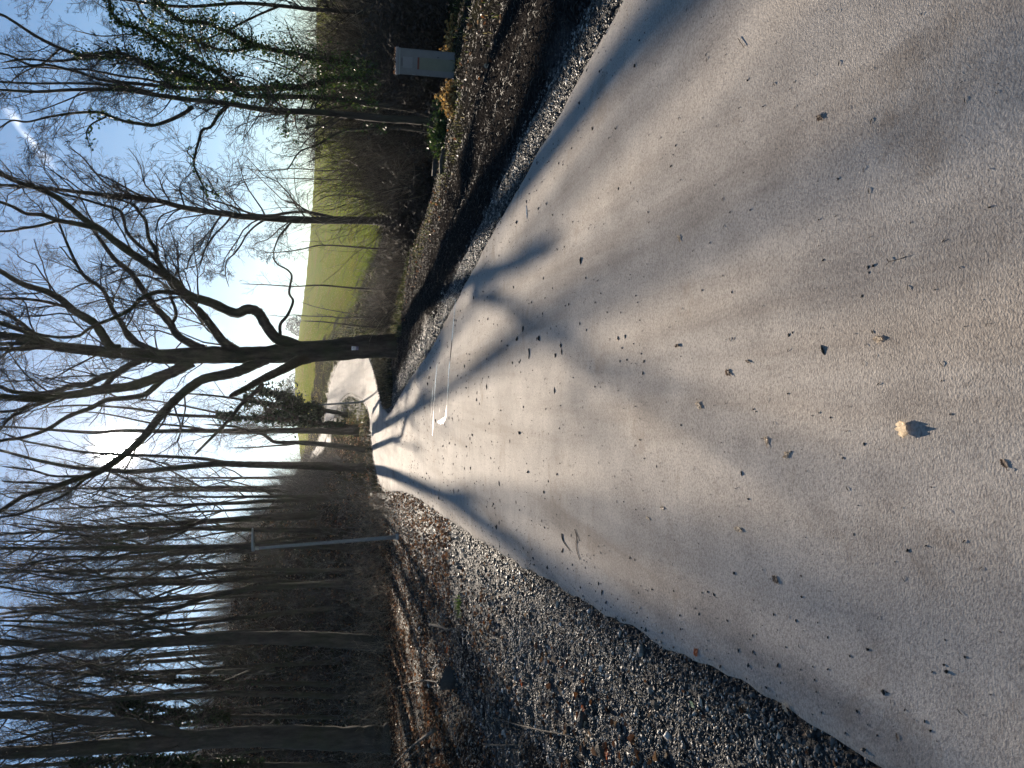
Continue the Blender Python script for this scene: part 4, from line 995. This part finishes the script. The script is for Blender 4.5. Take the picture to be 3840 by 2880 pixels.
pt = scatter(11000, verge(-1, .9, 5.5, 2, 28, .85), rng); chips(pt + [0, 0, .01], .07, .0045, rng, g, 1.3)
link('wood_chips', g.mesh('wood_chips', M['chips']), kind='stuff', label='bark chips and straw strewn on both verges')
g = Geo()
pt = scatter(3800, verge(-1, .55, 4.8, 1.8, 14, .95), rng); dn = fbm(pt[:, 0] * 1.2, pt[:, 1] * 1.2, 3); pt = pt[dn > -.12]; flat_leaves(pt + [0, 0, .012], .055, rng, g, .6)
pt = scatter(1200, verge(1, 2.0, 7, 6, 30, .85), rng); flat_leaves(pt + [0, 0, .012], .06, rng, g, .6)
pt = scatter(260, verge(-1, -.12, .6, 1.8, 10, .95), rng); flat_leaves(pt + [0, 0, .014], .03, rng, g, .5)
link('leaf_litter', g.mesh('leaf_litter_verge', M['litter']), kind='stuff', label='brown and rust coloured dead leaves on the verges')
# crumbs of soil, needles and seeds on the path
def on_path(n, y0, y1, pw, rng, edge=1.0):
    y = y0 + (y1 - y0) * rng.random(n) ** pw; cx = np.interp(y, RC[:60, 1], RC[:60, 0]); w = np.interp(y, RC[:60, 1], RC[:60, 2])
    x = cx + w * rng.uniform(-1, 1, n) * edge; return np.stack([x, y, zbase(x, y) + .030], 1)
g = Geo()
pt = on_path(2600, 1.6, 14, 1.0, rng); stones(pt, rng.lognormal(-6.0, .5, len(pt)), rng, g, 1.6, .5)
pt = on_path(2600, 1.7, 9, 1.0, rng, 1.02); pt = pt[np.abs(pt[:, 0] - np.interp(pt[:, 1], RC[:60, 1], RC[:60, 0])) > np.interp(pt[:, 1], RC[:60, 1], RC[:60, 2]) * rng.uniform(.72, 1.02, len(pt))]; stones(pt, rng.lognormal(-5.4, .45, len(pt)), rng, g, 1.6, .5)
pt = on_path(700, 4, 20, .9, rng); stones(pt, rng.lognormal(-5.0, .5, len(pt)), rng, g, 1.8, .35)
pt = on_path(500, 8, 26, .9, rng); stones(pt, rng.lognormal(-4.3, .4, len(pt)), rng, g, 1.8, .3)
pt = on_path(420, 1.6, 7, 1.0, rng); chips(pt, .014, .0014, rng, g, 2)
for (X, Y, s) in [(1940, 1268, 30), (1962, 1232, 26), (2022, 1268, 28), (1922, 1360, 22), (1948, 1358, 14), (1952, 1352, 12), (2083, 1333, 26), (2104, 1296, 24), (2013, 1270, 12), (2411, 1400, 18), (2352, 1350, 14), (2415, 1355, 20), (3255, 1002, 26), (3259, 1022, 16), (3232, 1110, 22), (2972, 1248, 16), (2744, 1097, 14), (3240, 1665, 20), (2325, 1355, 16), (2317, 1268, 20), (2405, 1326, 14), (1610, 1415, 22), (1605, 1440, 18), (1615, 1380, 16), (1592, 1530, 14), (1634, 1578, 20), (3202, 2005, 16), (3410, 2065, 12), (3020, 2015, 12), (2245, 2190, 18), (2000, 2095, 18), (1995, 2060, 14), (2462, 1748, 18), (1948, 1623, 30), (1980, 1770, 24), (2040, 1845, 20), (3545, 2400, 14), (3105, 2390, 16), (2220, 2365, 14)]:
    q = G(X, Y); stones(q[None], np.array([s / 2 / ppm(q[1]) * .8]), rng, g, 1.3, .5, True)
link('soil_crumbs', g.mesh('soil_crumbs', M['crumb']), kind='stuff', label='dark crumbs of soil and needles scattered over the path')

# ---------------------------------------------------------------- meltwater lines crossing the path
def ribbon(path, w):
    c = catmull(np.array([(X, Y) for X, Y in path], float), 5); q = np.array([G(a, b) for a, b in c]); ww = np.interp(np.linspace(0, 1, len(q)), np.linspace(0, 1, len(w)), w) / 2
    t = unit(np.gradient(q[:, :2], axis=0)); nn = np.stack([t[:, 1], -t[:, 0]], 1)
    q[:, 2] += .003; ww = ww * (1 + .3 * RNG.normal(0, 1, len(ww)).clip(-1, 1))
    A = q.copy(); A[:, :2] += nn * ww[:, None]; B = q.copy(); B[:, :2] -= nn * ww[:, None]
    v = np.concatenate([A, B]); n = len(q); k = np.arange(n - 1)[:, None]
    return v, np.concatenate([k, k + 1, k + 1 + n, k + n], 1)
g = Geo()
for path, w in [([(1709, 1123), (1704, 1180), (1697, 1260), (1690, 1330), (1683, 1400), (1681, 1450), (1678, 1500)], [.02, .05, .05, .06, .06, .08, .10]),
                ([(1678, 1498), (1676, 1530), (1672, 1555), (1668, 1572), (1656, 1580), (1642, 1583)], [.08, .10, .13, .07, .09, .02]),
                ([(1640, 1365), (1636, 1405), (1632, 1450), (1628, 1520), (1625, 1580), (1622, 1634)], [.03, .07, .10, .09, .06, .02]),
                ([(1625, 1440), (1622, 1480), (1619, 1530), (1616, 1565)], [.03, .07, .06, .02]), ([(1650, 1527), (1649, 1545)], [.04, .05]),
                ([(1962, 702), (1957, 728), (1953, 756)], [.006, .012, .004]), ([(1974, 770), (1976, 795), (1978, 822)], [.015, .05, .01])]:
    v, f = ribbon(path, w); g.add(v, f)
link('water', g.mesh('water', M['water']), kind='structure')

# ---------------------------------------------------------------- street lamps beside the path
def lamp(base, top, rb, rt, headlen, label, group='street lamps along the path'):
    b = np.array(base); t = np.array(top); root = thing('street_lamp', label, 'street lamp', tuple(b), group)
    t = t - b; s = np.linspace(0, 1, 8)[:, None]; g = Geo(); g.tubes((t * s + [0, 0, -.15] * (1 - s))[None], (rb + (rt - rb) * s.T), 14, True); link('pole', g.mesh('pole', M['steel'], True), root)
    g = Geo(); g.tubes(np.array([[[0, 0, -.02], [0, 0, .10]]]), np.array([[rb * 1.5, rb * 1.35]]), 14, True); link('base_collar', g.mesh('base_collar', M['lamp']), root)
    g = Geo(); g.tubes(np.array([[t + [0, 0, -.04], t + [0, 0, .14]]]), np.array([[rt * 1.35, rt * 1.35]]), 12, True); link('arm_socket', g.mesh('arm_socket', M['lamp']), root)
    h = headlen; zt = t[2] + .12; xs = [-.12 * h, .1 * h, .5 * h, .95 * h, h]; wy = [.07, .11, .13, .09, .03]; th = [.10, .11, .08, .045, .03]
    g = Geo(); V = []
    for x_, w_, k_ in zip(xs, wy, th):
        for q in range(8):
            a = q * math.pi / 4 + math.pi / 8; V.append((t[0] + x_, t[1] + w_ * math.cos(a), zt + .5 * k_ * math.sin(a) + .02 * (x_ / h)))
    F = [[i * 8 + q, i * 8 + (q + 1) % 8, (i + 1) * 8 + (q + 1) % 8, (i + 1) * 8 + q] for i in range(4) for q in range(8)]
    g.add(V, F); g.f.setdefault(8, []).append(np.array([list(range(8))[::-1], list(range(32, 40))]))
    hd = link('lamp_head', g.mesh('lamp_head', M['lamp']), root)
    g = Geo(); g.box((t[0] + .55 * h, t[1], zt - .045), (.5 * h, .12, .012)); link('light_panel', g.mesh('light_panel', M['black']), hd)
    return root
b = P(1483, 2013, 24.5); tp = P(965, 2056, 24.5); lamp((b[0], b[1], zg(b[0], b[1])), tp, .065, .04, .62, 'nearest slim grey street lamp, standing on the left verge')
b = P(1362, 1507, 57); tp = P(1118, 1524, 57); lamp((b[0], b[1], zg(b[0], b[1])), tp, .075, .05, .62, 'middle grey street lamp in front of the leaning ivy trunk at the hairpin')
b = P(1222, 1557, 96); tp = P(1070, 1563, 96); lamp((b[0], b[1], zg(b[0], b[1])), tp, .07, .05, .6, 'farthest pale street lamp beside the top of the hairpin')
# stakes on the ridge
for X0, Y0, X1, Y1, D, lb in ((905, 2441, 742, 2448, 70, 'thin wooden stake on the ridge beside the stout smooth trunk'), (880, 2522, 715, 2531, 70, 'thin wooden stake on the ridge nearer the straight tree without ivy')):
    b = P(X0, Y0, D); t = P(X1, Y1, D); z0 = zg(b[0], D) - .2; r = thing('stake', lb, 'stake', (b[0], b[1], z0), 'stakes on the ridge')
    g = Geo(); q = np.array([[[0, 0, 0], [(t[0] - b[0]) * .5, 0, (t[2] - z0) * .5], [t[0] - b[0], 0, t[2] - z0]]]); g.tubes(q, np.array([[.07, .06, .05]]), 6, True); link('post', g.mesh('post', M['wood']), r)

# ---------------------------------------------------------------- cable cabinet
b = G(1702, 246, 0, False); D = b[1]; W, H, DP = 88 / ppm(D), 218 / ppm(D), .32
cab = thing('cable_cabinet', 'pale grey roadside cable cabinet with a beige lower panel', 'cabinet', (b[0], D, zg(b[0], D) - .01), None, -.40)
def bevbox(c, size, bev=.006):
    bm_ = bpy.data.meshes.new('x'); import bmesh
    bm = bmesh.new(); bmesh.ops.create_cube(bm, size=1); bmesh.ops.scale(bm, vec=size, verts=bm.verts); bmesh.ops.bevel(bm, geom=bm.edges[:], offset=bev, segments=2, affect='EDGES'); bmesh.ops.translate(bm, vec=c, verts=bm.verts)
    bm.to_mesh(bm_); bm.free(); return bm_
def part(name, c, size, m_, parent, bev=.004):
    me = bevbox(c, size, bev); me.materials.append(m_); return link(name, me, parent)
part('body', (0, 0, H * .47), (W, DP, H * .94), M['cab'], cab)
part('plinth', (0, 0, -.01), (W * 1.06, DP * 1.08, .07), M['rock'], cab, .006)
roof = part('roof', (0, 0, H * .965), (W * 1.07, DP * 1.1, H * .055), M['cab2'], cab, .012)
part('roof_rim', (0, -.004, H * .93), (W * 1.02, DP * 1.03, .012), M['lamp'], cab, .003)
door = part('door', (0, -DP / 2 - .004, H * .46), (W * .92, .010, H * .88), M['cab'], cab, .004)
for q_ in range(4): part('vent', (-.01, -DP / 2 - .011, H * (.87 + q_ * .012)), (W * .30, .006, .004), M['black'], door, .001)
part('label_plate', (-.01, -DP / 2 - .012, H * .80), (W * .42, .010, H * .16), M['cab2'], door, .003)
part('lower_panel', (-.012, -DP / 2 - .012, H * .31), (W * .46, .008, H * .60), M['cab3'], door, .003)
part('panel_head', (-.012, -DP / 2 - .013, H * .625), (W * .46, .010, H * .03), M['rust'], door, .003)
part('lock', (W * .25, -DP / 2 - .014, H * .30), (.014, .012, .034), M['black'], door, .003)
for zz in (.70, .46): part('hinge', (-W * .47, -DP / 2 - .008, H * zz), (.010, .014, .05), M['lamp'], door, .003)
g = Geo(); n = 70; q = np.stack([RNG.uniform(-W / 2, W / 2, n), RNG.uniform(-DP / 2, DP / 2, n), np.full(n, H * .995 + .004)], 1); flat_leaves(q, .035, RNG, g, .8)
lf = link('leaf_litter', g.mesh('leaves_on_cabinet', M['litter'])); lf.location = cab.location; lf.rotation_euler = cab.rotation_euler; lf['kind'] = 'stuff'; lf['label'] = 'rust red dead leaves lying on the cabinet roof'

# ---------------------------------------------------------------- single leaves, twigs and wood on and beside the path
def leaf_mesh(seed, L, Wd, curl, crumple, lobes=4, stand=0.0):
    r = np.random.default_rng(seed); nu, nv = 26, 9
    t = np.linspace(0, 1, nu); w = np.sin(np.pi * np.clip(t, .02, .98)) ** .7 * (.40 + .60 * np.abs(np.sin(t * math.pi * lobes)) ** .7)
    s = np.linspace(-1, 1, nv); Tt, Ss = np.meshgrid(t, s, indexing='ij'); x = (Tt - .5) * L; y = Ss * (w[:, None] * Wd / 2) * (1 + .1 * r.normal())
    z = .45 * curl * (Ss ** 2) * Wd * .5 * (.4 + w[:, None]) + fbm(Tt * 5 + seed, Ss * 3, 3) * crumple * .75 + curl * .10 * L * (Tt - .5) ** 2 * 2
    z = (z - z.min()) * .6 + .001
    v = np.stack([x, y, z], -1).reshape(-1, 3); idx = np.arange(nu * nv).reshape(nu, nv)
    q = np.stack([idx[:-1, :-1], idx[:-1, 1:], idx[1:, 1:], idx[1:, :-1]], -1).reshape(-1, 4)
    return v, q
def leaf(X, Y, size_px, m_, label, seed, az=0.0, curl=.7, crumple=.35, lobes=4, asp=.62, road=True, stand=None, name='fallen_leaf', group=None):
    p = G(X, Y, 0, road); L = size_px / ppm(p[1]); v, q = leaf_mesh(seed, L, L * asp, curl, L * crumple, lobes)
    if stand is not None:
        c, s = math.cos(stand), math.sin(stand); v = v @ np.array([[1, 0, 0], [0, c, -s], [0, s, c]]).T; v[:, 2] -= v[:, 2].min() + .008
    else: v[:, 2] = v[:, 2] * .5 + .0004
    root = thing(name, label, 'leaf', (p[0], p[1], p[2] + (.0005 if road else .012)), group, az)
    link('blade', mesh_from('blade', v, [q], m_, True), root)
    st = np.array([[[-L * .48, 0, .004], [-L * .62, L * .05, .006], [-L * .78, L * .04, .003]]])
    if stand is None:
        g = Geo(); g.tubes(st, np.array([[.0012, .001, .0008]]), 4); link('stalk', g.mesh('stalk', m_), root)
    return root
PG = 'fallen leaves on the path'
leaf(3388, 1612, 74, M['leaf_pale'], 'large curled pale oak leaf standing up and throwing a lobed shadow', 1, .35, .9, .3, 3, .8, stand=1.3, group=PG)
leaf(2622, 1520, 46, M['leaf_pale'], 'crumpled pale leaf alone in the middle of the path, before the standing oak leaf', 2, 1.2, 1.0, .6, group=PG)
leaf(2876, 1653, 36, M['leaf_pale'], 'smaller of two pale crumpled leaves side by side left of centre', 3, .4, 1.0, .6, group=PG)
leaf(2952, 1706, 44, M['leaf_pale'], 'larger of two pale crumpled leaves side by side left of centre', 4, 2.2, 1.0, .7, group=PG)
leaf(3075, 442, 46, M['leaf_brown'], 'grey brown crumpled leaf on the right side of the path, beside a damp stain', 5, 1.0, .9, .6, group=PG)
leaf(3296, 1272, 58, M['leaf_pale'], 'elongated pale shrivelled leaf right of the centre of the near path', 6, 1.5, 1.0, .5, 3, .5, group=PG)
leaf(2548, 893, 30, M['leaf_pale'], 'tiny bright pale leaf near the blue shadow band on the right', 7, .6, 1.1, .6, group=PG)
leaf(3768, 1738, 50, M['leaf_brown'], 'ridged olive brown leaf closest to the viewer', 8, .8, 1.1, .25, 6, .8, group=PG)
leaf(2733, 1397, 46, M['leaf_brown'], 'dark brown tattered leaf in the sunlit centre of the path', 9, 1.1, .9, .7, group=PG)
leaf(2542, 1297, 44, M['leaf_brown'], 'dark shredded leaf farther up than the tattered brown one', 10, 1.5, .8, .8, 5, .4, group=PG)
leaf(2806, 1355, 36, M['leaf_brown'], 'thin dark curled leaf fragment right of the tattered brown leaf', 11, 1.3, .8, .6, 2, .35, group=PG)
leaf(2771, 1984, 58, M['leaf_pale'], 'long tan folded leaf lying in the long shadow left of centre', 12, 1.6, .9, .4, 2, .42, group=PG)
leaf(2910, 2172, 46, M['leaf_brown'], 'brown leaf near the left third of the path with a pale edge', 13, 1.2, .9, .5, group=PG)
leaf(2485, 1905, 40, M['leaf_brown'], 'narrow grey curled leaf at the upper rim of the long shadow', 14, 1.7, .9, .3, 2, .4, group=PG)
leaf(2431, 1943, 36, M['leaf_pale'], 'small tan narrow leaf just left of the narrow grey one', 15, 1.5, .9, .4, 2, .4, group=PG)
leaf(2316, 1273, 30, M['leaf_brown'], 'small upright dark leaf shard beyond the cluster of crumbs', 16, 1.6, 1, .4, 1, .4, group=PG)
leaf(2612, 2446, 42, M['leaf_red'], 'rust red lobed leaf lying at the left edge of the path', 17, 2.4, .6, .4, 4, .8, group=PG)
leaf(2946, 2652, 46, M['leaf_pale'], 'tan lobed leaf on the gravel rim at the near left edge', 18, 1.1, .7, .5, 4, .8, group=PG)
leaf(3018, 2718, 44, M['leaf_brown'], 'brown folded leaf on the gravel just below the tan lobed one', 19, .5, .9, .5, group=PG, road=False)
leaf(3366, 2760, 26, M['leaf_brown'], 'small dark leaf with a long shadow in the near left corner of the path', 20, .4, 1.1, .6, group=PG)
VG = 'bright leaves on the left verge'
leaf(2284, 2815, 62, M['leaf_red'], 'vivid orange leaf beside the splintered bark slab', 21, .2, .6, .5, 4, .7, False, group=VG)
leaf(1962, 2560, 34, M['leaf_red'], 'orange leaf on the gravel in the middle of the left verge', 22, .9, .8, .5, 3, .7, False, group=VG)
leaf(1684, 2433, 36, M['leaf_red'], 'rust red leaf right of the dark boulder', 23, 1.9, .9, .5, 5, .9, False, group=VG)
leaf(2605, 2640, 46, M['leaf_green'], 'single pale green leaf on the dark gravel', 24, 1.4, .5, .2, 1, .42, False, group=VG)
leaf(2754, 2862, 50, M['leaf_pale'], 'yellowish curled leaf at the near left corner of the verge', 25, 1.2, .9, .4, 2, .4, False, group=VG)
leaf(2032, 2610, 44, M['leaf_pale'], 'orange brown curled leaf with a dark hollow beneath it', 26, .6, .9, .5, 3, .6, False, group=VG)
leaf(2195, 2655, 34, M['leaf_red'], 'deep red leaf beside the dark shaded hollow', 27, 1.4, .9, .5, 3, .7, False, group=VG)

def stick(pixels, w_px, label, name='stick', lifts=None, m_='wood', cat='stick', side=None, road=False, group=None):
    c = [G(X, Y, (lifts[i] if lifts else .015), road) for i, (X, Y) in enumerate(pixels)]
    c = np.array(c); b = c[0].copy(); cc = catmull(c - b, 6); n = len(cc)
    w = np.linspace(w_px[0], w_px[1], n) / 2 / ppm(b[1]); g = Geo(); g.tubes(cc[None], (w * (1 + RNG.normal(0, .07, n)))[None], 7, True)
    root = thing(name, label, cat, tuple(b), group); link('stem', g.mesh('stem', M[m_], True), root)
    for sp in side or []:
        q = np.array([G(X, Y, l_, road) for X, Y, l_ in sp]) - b; q = catmull(q, 4); g = Geo(); g.tubes(q[None], np.linspace(w.mean() * .6, w.min() * .4, len(q))[None], 5, True); link('side_twig', g.mesh('side_twig', M[m_]), root)
    return root
SG = 'sticks on the left verge'
stick([(1628, 2737), (1590, 2765), (1545, 2800), (1500, 2842), (1466, 2880)], (16, 8), 'thick bare branch lying diagonally at the left border', lifts=[.25, .2, .15, .1, .08], side=[[(1575, 2805, .2), (1535, 2840, .12), (1505, 2880, .06)], [(1540, 2745, .03), (1505, 2775, .12), (1500, 2840, .1)]], group=SG)
stick([(1646, 2560), (1600, 2552), (1560, 2556), (1510, 2570), (1470, 2592)], (7, 3), 'thin arched branch reaching away from the dark boulder', lifts=[.05, .12, .12, .08, .03], side=[[(1620, 2575, .06), (1640, 2600, .03), (1655, 2630, .02)]], group=SG)
stick([(1612, 2342), (1650, 2350), (1680, 2362), (1702, 2352)], (12, 5), 'short dark forked stick lying right of the boulder', lifts=[.06, .05, .03, .02], side=[[(1670, 2360, .04), (1640, 2378, .03), (1625, 2392, .02)]], group=SG)
stick([(1920, 2530), (1888, 2553), (1868, 2600), (1852, 2640), (1836, 2672)], (5, 3), 'slightly curved thin twig in the middle of the left verge', lifts=[.03] * 5, group=SG)
stick([(1852, 2692), (1920, 2712), (2010, 2735), (2100, 2752), (2160, 2770)], (5, 3), 'long straight dry stalk lying across the left verge', lifts=[.03, .05, .05, .03, .02], m_='wood', group=SG)
stick([(1810, 2790), (1870, 2795), (1940, 2792)], (6, 4), 'short straight rusty brown stalk near the left border', lifts=[.03] * 3, group=SG)
stick([(1560, 2360), (1582, 2400), (1570, 2470)], (4, 3), 'very thin pale twig on the shaded verge right of the boulder', lifts=[.02] * 3, group=SG)
TG = 'twigs on the path'
stick([(3398, 962), (3370, 972), (3335, 980), (3325, 970)], (3.5, 4), 'pale forked twig in the right half of the near path', lifts=[.006] * 4, side=[[(3335, 980, .006), (3318, 1000, .006)]], road=True, cat='twig', name='twig', group=TG)
stick([(2106, 2002), (2110, 2025), (2122, 2045), (2138, 2066)], (6, 2), 'bent dark twig with a thick end, right one of a pair near the left edge', lifts=[.005] * 4, road=True, cat='twig', name='twig', group=TG)
stick([(2155, 1985), (2162, 2010), (2160, 2040), (2164, 2070), (2174, 2098)], (3, 2.5), 'looped thin twig, left one of a pair near the left edge', lifts=[.005] * 5, road=True, cat='twig', name='twig', side=[[(2157, 2000, .005), (2168, 2015, .005), (2161, 2038, .005)]], group=TG)
stick([(1982, 1308), (1984, 1325), (1982, 1345)], (5, 3), 'short dark hooked twig beside a cluster of dark crumbs', lifts=[.005] * 3, road=True, cat='twig', name='twig', group=TG)
stick([(2768, 145), (2778, 160), (2790, 178)], (3, 2), 'thin dark twig on the right side of the path near the border', lifts=[.005] * 3, road=True, cat='twig', name='twig', group=TG)
# boulder and bark slabs on the left verge
def rock(c, size, label, m_, seed, name='boulder', cat='boulder', rz=0):
    import bmesh
    r = random.Random(seed); bm = bmesh.new(); bmesh.ops.create_icosphere(bm, subdivisions=3, radius=.5)
    ang = [Vector((r.uniform(-1, 1), r.uniform(-1, 1), r.uniform(-.4, 1))).normalized() for _ in range(9)]
    for v in bm.verts:
        for a in ang:
            k = v.co.dot(a) - .27
            if k > 0: v.co -= a * k
        v.co += Vector((r.gauss(0, .008), r.gauss(0, .008), r.gauss(0, .008)))
        v.co = Vector((v.co.x * size[0] * 1.25, v.co.y * size[1] * 1.25, v.co.z * size[2] * 1.25 + size[2] * .32))
    me = bpy.data.meshes.new(name); bm.to_mesh(me); bm.free(); me.materials.append(m_)
    o = link(name, me); o.location = c; o.rotation_euler = (0, 0, rz); o['label'] = label; o['category'] = cat; return o
q = G(1716, 2552, 0, False); k = 1 / ppm(q[1]); rock((q[0], q[1] + .15, q[2] - .03), (118 * k, .30, 78 * k), 'black angular boulder on the left verge', M['rock'], 4)
q = G(2262, 2790, 0, False); k = 1 / ppm(q[1]); rock((q[0] - .05, q[1], q[2]), (.16, .06, .05), 'splintered grey bark slab at the near left verge', M['wood'], 8, 'bark_slab', 'bark', 1.3)
q = G(2190, 2700, 0, False); rock((q[0], q[1], q[2]), (.10, .07, .06), 'dark lump of bark in the shaded hollow of the left verge', M['rock'], 9, 'bark_slab', 'bark', .3)
q = G(2462, 2640, 0, False); rock((q[0], q[1], q[2]), (.05, .09, .035), 'narrow brown wood chunk half buried in the gravel', M['wood'], 10, 'bark_slab', 'bark', .4)
# mossy logs by the hollow
for (X0, Y0, X1, Y1, D, r_, lb) in ((1640, 560, 1640, 640, 14.2, .05, 'pale log lying on the right verge left of the ivy-clad group'), (1560, 560, 1555, 648, 17, .09, 'mossy log in the hollow behind the pale log'), (1497, 940, 1480, 1010, 25, .06, 'fallen stem with raised end below the pasture')):
    a = P(X0, Y0, D); c = P(X1, Y1, D); za, zc = zg(a[0], D) + r_ * .6, zg(c[0], D) + r_ * .6
    r = thing('log', lb, 'log', (a[0], D, za)); g = Geo(); q = np.array([[[0, 0, 0], [(c[0] - a[0]) * .5, .1, (zc - za) * .5 + .02], [c[0] - a[0], .2, zc - za]]]); g.tubes(q, np.array([[r_, r_ * .95, r_ * .8]]), 9, True); link('log_body', g.mesh('log_body', M['bark_brown'], True), r)
# green tuft on the left verge
q = G(1728, 2272, 0, False); g = Geo(); r_ = np.random.default_rng(3); pts_ = np.column_stack([r_.normal(0, .06, 160), r_.normal(0, .06, 160), np.full(160, -.01)]); blades(pts_, .05, .14, r_, g, .004, .6)
tf = thing('grass_tuft', 'bright green grass tuft at the rim of the left verge', 'grass tuft', tuple(q)); link('tuft_blades', g.mesh('tuft_blades', M['tuft']), tf)

# ---------------------------------------------------------------- thin winter haze
g = Geo(); g.box((0, 190, 18), (760, 480, 60))
hz = g.mesh('haze', None); hm = bpy.data.materials.new('haze_air'); hm.use_nodes = True; hm.node_tree.nodes.clear()
ho = hm.node_tree.nodes.new('ShaderNodeOutputMaterial'); hv = hm.node_tree.nodes.new('ShaderNodeVolumePrincipled')
hv.inputs['Color'].default_value = (.93, .96, 1, 1); hv.inputs['Density'].default_value = HAZE; hv.inputs['Anisotropy'].default_value = .72
hm.node_tree.links.new(hv.outputs[0], ho.inputs['Volume']); hz.materials.append(hm); link('haze', hz, kind='stuff')
